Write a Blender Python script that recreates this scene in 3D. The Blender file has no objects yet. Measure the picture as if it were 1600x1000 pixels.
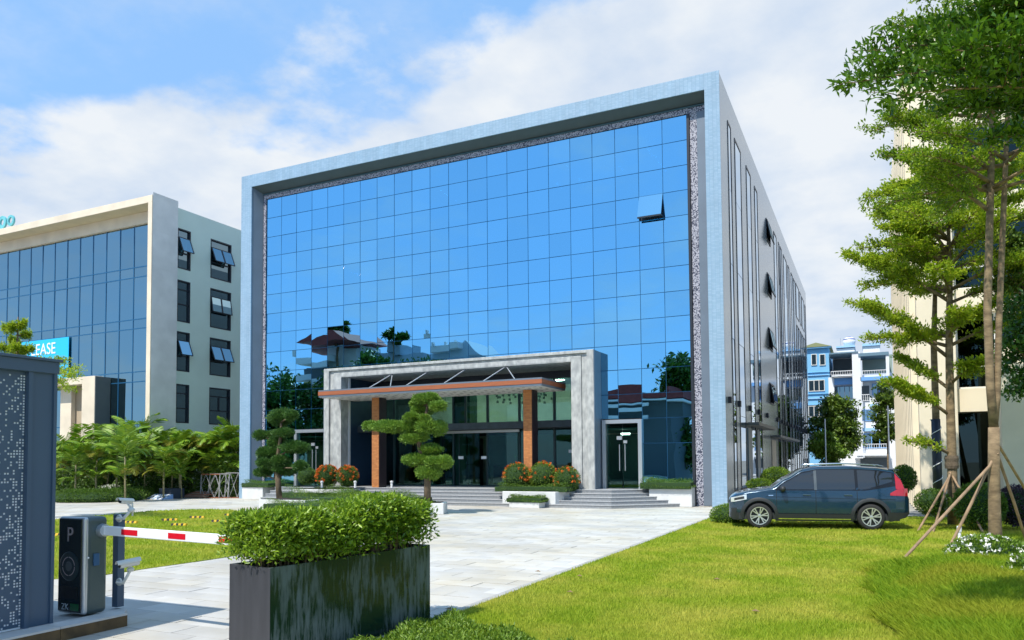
import bpy, math, random
import numpy as np
from mathutils import Vector, Matrix, Euler
R = math.radians
random.seed(7); RNG = np.random.default_rng(11)
SC = bpy.context.scene
COL = SC.collection

# ------------------------------------------------------------------ camera
CAM_F, CAM_PY, CAM_PITCH, CAM_YAW, CAM_ROLL = 1178.8757, 668.8016, 0.0435, -0.4426, -0.0077
CAM = np.array([30.2278, -29.9873, 1.869])
_fw = np.array([math.sin(CAM_YAW)*math.cos(CAM_PITCH), math.cos(CAM_YAW)*math.cos(CAM_PITCH), math.sin(CAM_PITCH)])
_r0 = np.array([math.cos(CAM_YAW), -math.sin(CAM_YAW), 0.0]); _u0 = np.cross(_r0, _fw)
_rt = _r0*math.cos(CAM_ROLL) + _u0*math.sin(CAM_ROLL)
_up = _u0*math.cos(CAM_ROLL) - _r0*math.sin(CAM_ROLL)
cd = bpy.data.cameras.new('camera'); cam = bpy.data.objects.new('camera', cd); COL.objects.link(cam)
M = Matrix(((_rt[0], _up[0], -_fw[0], CAM[0]), (_rt[1], _up[1], -_fw[1], CAM[1]), (_rt[2], _up[2], -_fw[2], CAM[2]), (0, 0, 0, 1)))
cam.matrix_world = M
cd.sensor_fit = 'HORIZONTAL'; cd.sensor_width = 36.0; cd.lens = CAM_F/1600*36
cd.shift_y = (CAM_PY-500)/1600
cd.clip_start = 0.1; cd.clip_end = 4000
SC.camera = cam

# survey helpers: photograph sight-lines intersected with planes of the place
def _ray(px, py): return _fw + _rt*(px-800)/CAM_F - _up*(py-CAM_PY)/CAM_F
def on_z(px, py, z=0.0):
    d = _ray(px, py); return CAM + d*((z-CAM[2])/d[2])
def on_y(px, py, y):
    d = _ray(px, py); return CAM + d*((y-CAM[1])/d[1])
def on_x(px, py, x):
    d = _ray(px, py); return CAM + d*((x-CAM[0])/d[0])
def at_depth(px, py, t): return CAM + _ray(px, py)*t

# ------------------------------------------------------------------ world, sun, exposure
SUN_EL, SUN_AZ = R(57), math.atan2(-0.27, -0.96)     # azimuth as compass angle of the sun seen from the place
W = bpy.data.worlds.new('World'); SC.world = W; W.use_nodes = True
nt = W.node_tree; nt.nodes.clear()
def wn(t, **k):
    n = nt.nodes.new(t)
    for a, b in k.items(): setattr(n, a, b)
    return n
def wl(a, b): nt.links.new(a, b)
def wmath(op, a, b=None, clamp=False):
    n = wn('ShaderNodeMath', operation=op, use_clamp=clamp)
    for i, v in enumerate((a, b)):
        if v is None: continue
        if isinstance(v, (int, float)): n.inputs[i].default_value = v
        else: wl(v, n.inputs[i])
    return n.outputs[0]
out = wn('ShaderNodeOutputWorld'); bg = wn('ShaderNodeBackground')
sky = wn('ShaderNodeTexSky', sky_type='NISHITA'); sky.sun_disc = False
sky.sun_elevation = SUN_EL; sky.sun_rotation = SUN_AZ; sky.air_density = 1.0; sky.dust_density = 0.6; sky.ozone_density = 2.0
tc = wn('ShaderNodeTexCoord'); sx = wn('ShaderNodeSeparateXYZ'); wl(tc.outputs['Generated'], sx.inputs[0])
fh = (math.sin(CAM_YAW), math.cos(CAM_YAW)); rh = (math.cos(CAM_YAW), -math.sin(CAM_YAW))
# a bank of cloud to the north, higher towards the east; clear to the south
kx = 0.47*fh[0] + 0.25*rh[0]; ky = 0.47*fh[1] + 0.25*rh[1]
edge = wmath('ADD', wmath('ADD', wmath('MULTIPLY', sx.outputs[0], kx), wmath('MULTIPLY', sx.outputs[1], ky)), 0.138)
den = wmath('ADD', wmath('MAXIMUM', sx.outputs[2], 0.0), 0.22)
cb = wn('ShaderNodeCombineXYZ'); wl(wmath('DIVIDE', sx.outputs[0], den), cb.inputs[0]); wl(wmath('DIVIDE', sx.outputs[1], den), cb.inputs[1])
def noise(vec, scale, detail, rough, off):
    mp = wn('ShaderNodeMapping'); mp.inputs['Location'].default_value = off; wl(vec, mp.inputs[0])
    n = wn('ShaderNodeTexNoise'); n.inputs['Scale'].default_value = scale; n.inputs['Detail'].default_value = detail
    n.inputs['Roughness'].default_value = rough; wl(mp.outputs[0], n.inputs['Vector']); return n.outputs['Fac']
n1 = noise(cb.outputs[0], 2.6, 7, 0.56, (3.1, 7.4, 0)); n2 = noise(cb.outputs[0], 0.9, 5, 0.6, (1.7, 2.2, 0)); n4 = noise(cb.outputs[0], 1.9, 6, 0.62, (5.3, 0.4, 0))
d0 = wmath('SUBTRACT', edge, sx.outputs[2])
d1 = wmath('ADD', wmath('MULTIPLY', d0, 4.2), wmath('MULTIPLY', wmath('SUBTRACT', n1, 0.5), 1.7))
d1 = wmath('ADD', d1, wmath('MULTIPLY', wmath('SUBTRACT', n2, 0.5), 1.3))
sm = wn('ShaderNodeMapRange', interpolation_type='SMOOTHSTEP'); wl(d1, sm.inputs[0])
sm.inputs[1].default_value = 0.0; sm.inputs[2].default_value = 0.30
thin = wn('ShaderNodeMapRange', interpolation_type='SMOOTHSTEP'); wl(n4, thin.inputs[0])
thin.inputs[1].default_value = 0.42; thin.inputs[2].default_value = 0.70; thin.inputs[4].default_value = 0.40
mask = wmath('MAXIMUM', wmath('MULTIPLY', sm.outputs[0], 0.97), thin.outputs[0])
# cloud colour: white with faint grey-blue undersides
ramp = wn('ShaderNodeValToRGB'); n3 = noise(cb.outputs[0], 3.4, 6, 0.55, (9.0, 1.0, 0))
wl(n3, ramp.inputs[0]); ramp.color_ramp.elements[0].position = 0.36; ramp.color_ramp.elements[1].position = 0.62
ramp.color_ramp.elements[0].color = (4.1, 4.8, 5.8, 1); ramp.color_ramp.elements[1].color = (5.7, 5.95, 6.2, 1)
# humid air: the blue is milky, palest near the horizon
hz = wn('ShaderNodeMixRGB'); hz.inputs[0].default_value = 0.66; wl(sky.outputs[0], hz.inputs[1]); hz.inputs[2].default_value = (2.35, 4.6, 8.1, 1)
mx = wn('ShaderNodeMixRGB'); wl(mask, mx.inputs[0]); wl(hz.outputs[0], mx.inputs[1]); wl(ramp.outputs[0], mx.inputs[2])
wl(mx.outputs[0], bg.inputs[0]); bg.inputs[1].default_value = 0.10; wl(bg.outputs[0], out.inputs[0])

sl = bpy.data.lights.new('sun', 'SUN'); sl.energy = 3.7; sl.angle = R(0.6); sl.color = (1.0, 0.95, 0.86)
sun = bpy.data.objects.new('sun', sl); COL.objects.link(sun)
sdir = Vector((math.sin(SUN_AZ)*math.cos(SUN_EL), math.cos(SUN_AZ)*math.cos(SUN_EL), math.sin(SUN_EL)))
sun.rotation_euler = sdir.to_track_quat('Z', 'Y').to_euler(); sun.location = (0, -40, 60)
SC.view_settings.view_transform = 'Standard'; SC.view_settings.look = 'None'
SC.view_settings.exposure = 0.62; SC.view_settings.gamma = 1.0; SC.view_settings.use_curve_mapping = False
SC.render.engine = 'CYCLES'
SC.cycles.max_bounces = 8; SC.cycles.transparent_max_bounces = 12; SC.cycles.use_denoising = True
SC.cycles.sample_clamp_indirect = 6.0

# ------------------------------------------------------------------ materials
MATS = {}
def mat(name, col, rough=0.6, metal=0.0, spec=0.5, var=0.0, scale=3.0, col2=None, bump=0.0, bscale=40.0, island=False, trans=0.0, coat=0.0, stretch=None, detail=5):
    """Principled material with noise colour variation and fine relief; island=True varies from piece to piece."""
    if name in MATS: return MATS[name]
    m = bpy.data.materials.new(name); m.use_nodes = True; t = m.node_tree; N = t.nodes; L = t.links
    b = N['Principled BSDF']; b.inputs['Roughness'].default_value = rough; b.inputs['Metallic'].default_value = metal
    b.inputs['Specular IOR Level'].default_value = spec; b.inputs['Coat Weight'].default_value = coat
    b.inputs['Coat Roughness'].default_value = 0.04
    c1 = (*col, 1)
    c2 = (*(col2 if col2 else tuple(max(0, c*(1-var)) for c in col)), 1)
    b.inputs['Base Color'].default_value = c1
    tcn = N.new('ShaderNodeTexCoord'); vec = tcn.outputs['Object']
    if stretch:
        mp = N.new('ShaderNodeMapping'); mp.inputs['Scale'].default_value = stretch; L.new(vec, mp.inputs[0]); vec = mp.outputs[0]
    colsock = None
    if var > 0 or col2:
        nz = N.new('ShaderNodeTexNoise'); nz.inputs['Scale'].default_value = scale; nz.inputs['Detail'].default_value = detail
        L.new(vec, nz.inputs['Vector'])
        fac = nz.outputs['Fac']
        mr = N.new('ShaderNodeMapRange'); mr.inputs[1].default_value = 0.32; mr.inputs[2].default_value = 0.68; L.new(fac, mr.inputs[0]); fac = mr.outputs[0]
        if island:
            ge = N.new('ShaderNodeNewGeometry'); ad = N.new('ShaderNodeMath'); ad.operation = 'MULTIPLY_ADD'
            L.new(ge.outputs['Random Per Island'], ad.inputs[0]); ad.inputs[1].default_value = 0.7
            hf = N.new('ShaderNodeMath'); hf.operation = 'MULTIPLY'; hf.inputs[1].default_value = 0.3; L.new(fac, hf.inputs[0]); L.new(hf.outputs[0], ad.inputs[2]); fac = ad.outputs[0]
        mxn = N.new('ShaderNodeMixRGB'); L.new(fac, mxn.inputs[0]); mxn.inputs[1].default_value = c2; mxn.inputs[2].default_value = c1
        colsock = mxn.outputs[0]; L.new(colsock, b.inputs['Base Color'])
    if bump > 0:
        bz = N.new('ShaderNodeTexNoise'); bz.inputs['Scale'].default_value = bscale; bz.inputs['Detail'].default_value = 4; L.new(vec, bz.inputs['Vector'])
        bp = N.new('ShaderNodeBump'); bp.inputs['Strength'].default_value = bump; bp.inputs['Distance'].default_value = 0.02
        L.new(bz.outputs['Fac'], bp.inputs['Height']); L.new(bp.outputs[0], b.inputs['Normal'])
    if trans > 0:
        tr = N.new('ShaderNodeBsdfTranslucent'); ms = N.new('ShaderNodeMixShader'); ms.inputs[0].default_value = trans
        if colsock: L.new(colsock, tr.inputs[0])
        else: tr.inputs[0].default_value = c1
        L.new(b.outputs[0], ms.inputs[1]); L.new(tr.outputs[0], ms.inputs[2]); L.new(ms.outputs[0], N['Material Output'].inputs[0])
    MATS[name] = m; return m

def glass(name, refl, see, fac, rough=0.0, wave=0.0):
    """coated architectural glass: tinted mirror mixed with tinted see-through"""
    m = bpy.data.materials.new(name); m.use_nodes = True; t = m.node_tree; N = t.nodes; L = t.links; N.remove(N['Principled BSDF'])
    g = N.new('ShaderNodeBsdfGlossy'); g.inputs[0].default_value = (*refl, 1); g.inputs['Roughness'].default_value = rough
    tr = N.new('ShaderNodeBsdfTransparent'); tr.inputs[0].default_value = (*see, 1)
    ms = N.new('ShaderNodeMixShader'); L.new(tr.outputs[0], ms.inputs[1]); L.new(g.outputs[0], ms.inputs[2])
    oi = N.new('ShaderNodeObjectInfo'); mrr = N.new('ShaderNodeMapRange'); L.new(oi.outputs['Random'], mrr.inputs[0]); mrr.inputs[3].default_value = .94; mrr.inputs[4].default_value = 1.03
    mxc = N.new('ShaderNodeMixRGB'); mxc.blend_type = 'MULTIPLY'; mxc.inputs[0].default_value = 1; mxc.inputs[1].default_value = (*refl, 1); L.new(mrr.outputs[0], mxc.inputs[2]); L.new(mxc.outputs[0], g.inputs[0])
    lw = N.new('ShaderNodeFresnel'); lw.inputs[0].default_value = 1.5
    ad = N.new('ShaderNodeMath'); ad.operation = 'ADD'; ad.use_clamp = True; L.new(lw.outputs[0], ad.inputs[0]); ad.inputs[1].default_value = fac
    L.new(ad.outputs[0], ms.inputs[0]); L.new(ms.outputs[0], N['Material Output'].inputs[0])
    if wave > 0:
        tcn = N.new('ShaderNodeTexCoord'); oi = N.new('ShaderNodeObjectInfo'); av = N.new('ShaderNodeVectorMath'); av.operation = 'MULTIPLY_ADD'
        L.new(tcn.outputs['Object'], av.inputs[0]); av.inputs[1].default_value = (1, 1, 1); L.new(oi.outputs['Location'], av.inputs[2])
        nz = N.new('ShaderNodeTexNoise'); nz.inputs['Scale'].default_value = 0.9; nz.inputs['Detail'].default_value = 1; L.new(av.outputs[0], nz.inputs['Vector'])
        bp = N.new('ShaderNodeBump'); bp.inputs['Strength'].default_value = wave; bp.inputs['Distance'].default_value = 0.02; L.new(nz.outputs['Fac'], bp.inputs['Height'])
        L.new(bp.outputs[0], g.inputs['Normal'])
    MATS[name] = m; return m

def emit(name, col, s):
    m = bpy.data.materials.new(name); m.use_nodes = True; b = m.node_tree.nodes['Principled BSDF']
    b.inputs['Base Color'].default_value = (*col, 1); b.inputs['Emission Color'].default_value = (*col, 1); b.inputs['Emission Strength'].default_value = s
    MATS[name] = m; return m

def tile_mat(name, c1, c2, mortar, bw, bh, ms, plane, rough=0.45, offset=0.5, bump=0.3):
    """fine tiling too small to build: brick pattern on the XZ ('xz') or YZ ('yz') plane of the surface"""
    m = bpy.data.materials.new(name); m.use_nodes = True; t = m.node_tree; N = t.nodes; L = t.links; b = N['Principled BSDF']
    b.inputs['Roughness'].default_value = rough
    tcn = N.new('ShaderNodeTexCoord'); s = N.new('ShaderNodeSeparateXYZ'); L.new(tcn.outputs['Object'], s.inputs[0]); c = N.new('ShaderNodeCombineXYZ')
    L.new(s.outputs[0 if plane == 'xz' else 1], c.inputs[0]); L.new(s.outputs[2], c.inputs[1])
    br = N.new('ShaderNodeTexBrick'); L.new(c.outputs[0], br.inputs['Vector']); br.offset = offset
    br.inputs['Color1'].default_value = (*c1, 1); br.inputs['Color2'].default_value = (*c2, 1); br.inputs['Mortar'].default_value = (*mortar, 1)
    br.inputs['Scale'].default_value = 1; br.inputs['Brick Width'].default_value = bw; br.inputs['Row Height'].default_value = bh; br.inputs['Mortar Size'].default_value = ms
    nz = N.new('ShaderNodeTexNoise'); nz.inputs['Scale'].default_value = 1.3; nz.inputs['Detail'].default_value = 6; L.new(tcn.outputs['Object'], nz.inputs['Vector'])
    mr = N.new('ShaderNodeMapRange'); mr.inputs[3].default_value = 0.86; mr.inputs[4].default_value = 1.1; L.new(nz.outputs['Fac'], mr.inputs[0])
    mu = N.new('ShaderNodeMixRGB'); mu.blend_type = 'MULTIPLY'; mu.inputs[0].default_value = 1; L.new(br.outputs['Color'], mu.inputs[1])
    mp = N.new('ShaderNodeMapping'); mp.inputs['Scale'].default_value = (2.2, 2.2, .12); L.new(tcn.outputs['Object'], mp.inputs[0]); ns = N.new('ShaderNodeTexNoise'); ns.inputs['Scale'].default_value = 1.6; ns.inputs['Detail'].default_value = 6; L.new(mp.outputs[0], ns.inputs['Vector'])
    m3 = N.new('ShaderNodeMapRange'); m3.inputs[1].default_value = .3; m3.inputs[2].default_value = .7; m3.inputs[3].default_value = .93; m3.inputs[4].default_value = 1.06; L.new(ns.outputs['Fac'], m3.inputs[0])
    mm = N.new('ShaderNodeMath'); mm.operation = 'MULTIPLY'; L.new(mr.outputs[0], mm.inputs[0]); L.new(m3.outputs[0], mm.inputs[1]); L.new(mm.outputs[0], mu.inputs[2])
    L.new(mu.outputs[0], b.inputs['Base Color'])
    bp = N.new('ShaderNodeBump'); bp.inputs['Strength'].default_value = bump; bp.inputs['Distance'].default_value = 0.005; bp.invert = True
    L.new(br.outputs['Fac'], bp.inputs['Height']); L.new(bp.outputs[0], b.inputs['Normal'])
    MATS[name] = m; return m

# ------------------------------------------------------------------ mesh helpers
class MB:
    def __init__(s): s.v = []; s.f = []
    def add(s, vs, fs):
        o = len(s.v); s.v += [tuple(map(float, v)) for v in vs]; s.f += [tuple(i+o for i in f) for f in fs]; return s
    def box(s, x0, x1, y0, y1, z0, z1):
        x0, x1 = min(x0, x1), max(x0, x1); y0, y1 = min(y0, y1), max(y0, y1); z0, z1 = min(z0, z1), max(z0, z1)
        return s.add([(x0,y0,z0),(x1,y0,z0),(x1,y1,z0),(x0,y1,z0),(x0,y0,z1),(x1,y0,z1),(x1,y1,z1),(x0,y1,z1)],
                     [(0,3,2,1),(4,5,6,7),(0,1,5,4),(1,2,6,5),(2,3,7,6),(3,0,4,7)])
    def bar(s, p, q, w, h, up=(0,0,1)):
        p, q, up = Vector(p), Vector(q), Vector(up); d = (q-p).normalized(); sd = d.cross(up)
        if sd.length < 1e-4: sd = d.cross(Vector((0,1,0)))
        sd.normalize(); u = sd.cross(d).normalized(); a, b = sd*w/2, u*h/2
        return s.add([p-a-b, p+a-b, p+a+b, p-a+b, q-a-b, q+a-b, q+a+b, q-a+b], [(0,1,2,3),(4,7,6,5),(0,4,5,1),(1,5,6,2),(2,6,7,3),(3,7,4,0)])
    def tube(s, pts, rs, n=8):
        pts = [Vector(p) for p in pts]
        if isinstance(rs, (int, float)): rs = [rs]*len(pts)
        o = len(s.v); ref = None
        for i, p in enumerate(pts):
            d = (pts[min(i+1, len(pts)-1)] - pts[max(i-1, 0)]).normalized()
            if ref is None: ref = d.cross(Vector((0.31,0.17,1))) if abs(d.z) < .9 else d.cross(Vector((1,0.1,0)))
            ref = (ref - d*ref.dot(d)).normalized(); b = d.cross(ref)
            for k in range(n):
                a = 2*math.pi*k/n; s.v.append(tuple(p + (ref*math.cos(a) + b*math.sin(a))*rs[i]))
        for i in range(len(pts)-1):
            for k in range(n):
                k2 = (k+1) % n; s.f.append((o+i*n+k, o+i*n+k2, o+(i+1)*n+k2, o+(i+1)*n+k))
        s.f.append(tuple(o+k for k in reversed(range(n)))); e = o+(len(pts)-1)*n; s.f.append(tuple(e+k for k in range(n)))
        return s
    def lathe(s, prof, c, n=20, axis='z', cap=True):
        o = len(s.v); m = len(prof)
        for r, z in prof:
            for k in range(n):
                a = 2*math.pi*k/n; x, y = r*math.cos(a), r*math.sin(a)
                p = (x, y, z) if axis == 'z' else ((x, z, y) if axis == 'y' else (z, x, y))
                s.v.append((c[0]+p[0], c[1]+p[1], c[2]+p[2]))
        for i in range(m-1):
            for k in range(n): k2 = (k+1) % n; s.f.append((o+i*n+k, o+i*n+k2, o+(i+1)*n+k2, o+(i+1)*n+k))
        if cap and prof[0][0] > 1e-6: s.f.append(tuple(o+k for k in reversed(range(n))))
        if cap and prof[-1][0] > 1e-6: s.f.append(tuple(o+(m-1)*n+k for k in range(n)))
        return s
    def ell(s, c, rx, ry, rz, nu=14, nv=9, bumpy=0.0, seed=1):
        rg = random.Random(seed); o = len(s.v)
        for i in range(nv+1):
            th = math.pi*i/nv
            for k in range(nu):
                a = 2*math.pi*k/nu; q = 1 + bumpy*(rg.random()-.5)
                s.v.append((c[0]+rx*q*math.sin(th)*math.cos(a), c[1]+ry*q*math.sin(th)*math.sin(a), c[2]+rz*q*math.cos(th)))
        for i in range(nv):
            for k in range(nu): k2 = (k+1) % nu; s.f.append((o+i*nu+k, o+(i+1)*nu+k, o+(i+1)*nu+k2, o+i*nu+k2))
        return s
    def prism(s, poly, a0, a1, axis='z'):
        """2D polygon extruded: axis z -> (x,y), axis y -> (x,z), axis x -> (y,z)"""
        n = len(poly)
        def P(u, v, w): return (u, v, w) if axis == 'z' else ((u, w, v) if axis == 'y' else (w, u, v))
        vs = [P(u, v, a0) for u, v in poly] + [P(u, v, a1) for u, v in poly]
        return s.add(vs, [tuple(reversed(range(n))), tuple(range(n, 2*n))] + [(i, (i+1) % n, n+(i+1) % n, n+i) for i in range(n)])
    def build(s, name, m, parent=None, smooth=False, bevel=0.0, kind=None, seg=2):
        me = bpy.data.meshes.new(name)
        off = world_loc(parent) if parent else Vector((0,0,0))
        vs = s.v if off.length == 0 else [(a-off.x, b-off.y, c-off.z) for a, b, c in s.v]
        me.from_pydata(vs, [], s.f); me.materials.append(m)
        if smooth:
            me.polygons.foreach_set('use_smooth', [True]*len(me.polygons))
        o = bpy.data.objects.new(name, me); COL.objects.link(o)
        if parent: o.parent = parent
        if kind: o['kind'] = kind
        fix_normals(me)
        if bevel:
            bv = o.modifiers.new('bevel', 'BEVEL'); bv.width = bevel; bv.segments = seg; bv.limit_method = 'ANGLE'; bv.angle_limit = R(40)
        return o
import bmesh
def fix_normals(me):
    if len(me.polygons) > 60000: return
    bm = bmesh.new(); bm.from_mesh(me); bmesh.ops.recalc_face_normals(bm, faces=bm.faces); bm.to_mesh(me); bm.free()
def world_loc(o):
    v = Vector((0,0,0))
    while o: v += o.location; o = o.parent
    return v
def thing(name, label, cat, loc=(0,0,0), group=None):
    o = bpy.data.objects.new(name, None); COL.objects.link(o); o.location = Vector(tuple(map(float, loc))); o.empty_display_size = 0.2
    return tag(o, label, cat, group)
def tag(o, label, cat, group=None):
    o['label'] = label; o['category'] = cat
    if group: o['group'] = group
    return o
def copy_tree(o, parent=None):
    c = o.copy(); COL.objects.link(c)
    if parent: c.parent = parent
    for ch in list(o.children): copy_tree(ch, c)
    return c
def text(name, body, size, m, parent, loc, rot, depth=0.004, sx=1.0):
    cu = bpy.data.curves.new(name, 'FONT'); cu.body = body; cu.size = size; cu.extrude = depth; cu.align_x = 'CENTER'; cu.align_y = 'CENTER'
    tmp = bpy.data.objects.new(name, cu); COL.objects.link(tmp)
    me = bpy.data.meshes.new_from_object(tmp.evaluated_get(bpy.context.evaluated_depsgraph_get()))
    bpy.data.objects.remove(tmp)
    o = bpy.data.objects.new(name, me); COL.objects.link(o); me.materials.clear(); me.materials.append(m)
    o.parent = parent; o.location = Vector(loc) - (world_loc(parent) if parent else Vector()); o.rotation_euler = rot; o.scale = (sx, 1, 1)
    return o

# leaves / blades: many small faces spread through a volume, one mesh
def leaf_arrays(P, D, U, L, Wd, fold=0.25):
    D = D/np.linalg.norm(D, axis=1, keepdims=True); S = np.cross(D, U); S /= (np.linalg.norm(S, axis=1, keepdims=True)+1e-9); N = np.cross(S, D)
    L = np.asarray(L).reshape(-1,1)*np.ones((len(P),1)); Wd = np.asarray(Wd).reshape(-1,1)*np.ones((len(P),1))
    a = P; b = P + D*L*.5 + S*Wd*.5 + N*Wd*fold; c = P + D*L; d = P + D*L*.5 - S*Wd*.5 + N*Wd*fold
    V = np.stack([a,b,c,d], 1).reshape(-1,3)
    i = np.arange(len(P))*4
    F = np.stack([i, i+1, i+2, i, i+2, i+3], 1).reshape(-1,3)
    return V, F
def tri_mesh(name, V, F, m, parent=None, kind=None, smooth=False):
    me = bpy.data.meshes.new(name)
    off = np.array(world_loc(parent)) if parent else np.zeros(3)
    V = (V-off).astype(np.float32)
    me.vertices.add(len(V)); me.vertices.foreach_set('co', V.ravel())
    me.loops.add(len(F)*3); me.loops.foreach_set('vertex_index', F.astype(np.int32).ravel())
    me.polygons.add(len(F)); me.polygons.foreach_set('loop_start', np.arange(0, len(F)*3, 3, dtype=np.int32)); me.polygons.foreach_set('loop_total', np.full(len(F), 3, dtype=np.int32))
    me.update(); me.materials.append(m)
    o = bpy.data.objects.new(name, me); COL.objects.link(o)
    if parent: o.parent = parent
    if kind: o['kind'] = kind
    return o
def rnd_dirs(n, up=0.0):
    d = RNG.normal(size=(n,3)); d /= np.linalg.norm(d, axis=1, keepdims=True); d[:,2] += up
    return d/np.linalg.norm(d, axis=1, keepdims=True)
def shell_leaves(c, r, n, L, Wd, inner=0.75, up=0.3, flat=None, out=1.0):
    """leaves through an ellipsoid's outer layer"""
    d = rnd_dirs(n); rr = (inner + (1.06-inner)*RNG.random((n,1))**0.7)
    P = np.asarray(c) + d*np.asarray(r)*rr
    D = d*out + rnd_dirs(n)*0.8 + np.array([0,0,up]); U = rnd_dirs(n, 0.8)
    s = 0.7 + 0.6*RNG.random(n)
    return leaf_arrays(P, D, U, L*s, Wd*s)
def join_arrays(parts):
    Vs, Fs, o = [], [], 0
    for V, F in parts: Vs.append(V); Fs.append(F+o); o += len(V)
    return np.concatenate(Vs), np.concatenate(Fs)
# ------------------------------------------------------------------ palette
tile_x = tile_mat('blue_mosaic_front', (.255,.385,.51), (.315,.445,.575), (.21,.33,.45), .16, .055, .006, 'xz', .35, .0)
slate = mat('slate_panel', (.16,.20,.25), .42, 0.2, .5, .12, 1.2)
side_panel = mat('side_metal_panel', (.25,.31,.345), .16, 0.0, .8, .10, .5, bump=.03, bscale=1.0)
gl_front = glass('blue_coated_glass', (.31,.72,1.0), (.03,.12,.2), .74, .0, .10)
gl_side = glass('side_window_glass', (.66,.74,.82), (.05,.08,.1), .6, .0, .04)
gl_clear = glass('clear_lobby_glass', (.45,.70,.72), (.52,.74,.68), .02)
gl_shop = glass('dark_shop_glass', (.22,.32,.32), (.05,.08,.08), .12)
gl_left = glass('slate_blue_glass', (.37,.54,.60), (.10,.2,.26), .62, .0, .05)
gl_dark = glass('dark_window_glass', (.40,.55,.62), (.04,.07,.08), .42, .0, .03)
mull = mat('mullion_blue', (.02,.12,.25), .35, .3)
black_frame = mat('black_window_frame', (.018,.022,.032), .4)
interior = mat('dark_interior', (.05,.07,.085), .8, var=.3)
lobby_wall = mat('lobby_wall', (.72,.74,.62), .6, var=.1)
lobby_floor = mat('lobby_floor', (.25,.25,.23), .15)
granite = mat('grey_granite_cladding', (.50,.51,.49), .5, var=.5, scale=5.5, col2=(.29,.30,.30), bump=.15, bscale=9, stretch=(1,1,.55), detail=9)
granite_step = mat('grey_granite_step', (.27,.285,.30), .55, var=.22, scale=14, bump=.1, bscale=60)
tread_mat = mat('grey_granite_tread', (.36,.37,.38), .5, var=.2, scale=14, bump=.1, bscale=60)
brick_mat = mat('orange_brick', (.62,.26,.085), .75, island=True, var=.1, col2=(.42,.15,.05), scale=8)
mortar_mat = mat('brick_mortar', (.34,.17,.09), .9)
wood_mat = mat('orange_timber_fascia', (.40,.125,.05), .5, var=.3, scale=4, stretch=(.5,1,8))
soffit_mat = mat('pale_soffit', (.78,.77,.75), .5, var=.08)
soffit_spot = mat('soffit_perforation', (.16,.16,.16), .6)
steel = mat('brushed_steel', (.62,.64,.66), .3, .8)
white_metal = mat('white_metal', (.74,.75,.76), .35)
navy_panel = mat('navy_perforated_panel', (.022,.05,.10), .35, .2)
white_print = mat('white_print', (.85,.86,.86), .5)
beige = mat('cream_stone_cladding', (.80,.69,.53), .6, var=.16, scale=.9, bump=.05, bscale=20)
beige_shaded = mat('shaded_cream_soffit', (.70,.58,.38), .7, var=.12, scale=1.5)  # the cream cladding again, with the soffit's shade put into its colour
grey_clad = mat('pale_grey_stone_cladding', (.80,.78,.74), .65, var=.15, scale=1.1, bump=.05, bscale=20)
green_wall = mat('pale_green_render', (.68,.79,.69), .8, var=.06, scale=.8)
dark_grey = mat('dark_grey_panel', (.10,.115,.12), .5, var=.1)
roof_mat = mat('roof_concrete', (.35,.35,.34), .9, var=.2)
green_band = mat('reveal_trim_green', (.04,.10,.12), .4)

def speckle_mat():
    m = bpy.data.materials.new('pierced_metal_screen'); m.use_nodes = True; t = m.node_tree; N = t.nodes; L = t.links; b = N['Principled BSDF']
    tcn = N.new('ShaderNodeTexCoord'); v = N.new('ShaderNodeTexVoronoi'); v.inputs['Scale'].default_value = 30; v.feature = 'F1'; L.new(tcn.outputs['Object'], v.inputs['Vector'])
    r = N.new('ShaderNodeValToRGB'); L.new(v.outputs['Color'], r.inputs[0]); e = r.color_ramp.elements
    r.color_ramp.interpolation = 'CONSTANT'; e[0].color = (.05,.055,.09,1); e[1].position = .5; e[1].color = (.40,.40,.46,1)
    L.new(r.outputs[0], b.inputs['Base Color']); b.inputs['Roughness'].default_value = .5
    return m
pierced = speckle_mat()

# ------------------------------------------------------------------ office building in the middle
BW, BH, BD, GY = 25.2018, 17.2734, 44.75, 0.62
PX0, PW, PZT, PH = 1.226, 1.0246, 16.018, 1.0353
IX0, IX1, IZ = 0.72, 24.62, 16.62            # opening of the frame
PORT = (5.861, 19.924, 6.492)                    # portal outline
POD = 0.67                                    # podium level
bld = thing('office_building', 'large office building with a blue mirrored glass front set in a deep pale blue frame', 'office building', (BW/2, 0, 0))
f = MB(); fd = 0.06
f.box(0, IX0, 0, fd, 0, IZ); f.box(IX1, BW, 0, fd, 0, IZ); f.box(0, BW, 0, fd, IZ, BH)
f.box(0, IX0-.03, fd, GY+.5, 0, IZ); f.box(0, BW-.035, fd, GY+.5, IZ+.03, BH-.01)
f.build('facade_frame', tile_x, bld)
MB().box(IX1+.03, BW-.03, fd+.001, GY+.499, 0, IZ).build('corner_return', side_panel, bld)
MB().box(BW-.03, BW-.018, fd+.001, GY+.499, 0, BH-.012).build('corner_return', side_panel, bld)
ZB, XL = 16.316, 1.04
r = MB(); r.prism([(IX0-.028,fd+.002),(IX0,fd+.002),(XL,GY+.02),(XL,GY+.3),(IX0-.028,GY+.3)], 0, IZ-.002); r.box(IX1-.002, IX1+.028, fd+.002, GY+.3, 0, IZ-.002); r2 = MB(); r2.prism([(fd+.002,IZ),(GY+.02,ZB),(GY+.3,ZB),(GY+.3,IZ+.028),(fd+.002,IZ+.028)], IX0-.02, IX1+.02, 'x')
r.build('frame_lining', slate, bld); r2.build('frame_soffit', mat('shaded_slate_soffit', (.075,.10,.11), .5, var=.1), bld)  # soffit repeats the lining slate, its shade put in as a darker colour
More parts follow.
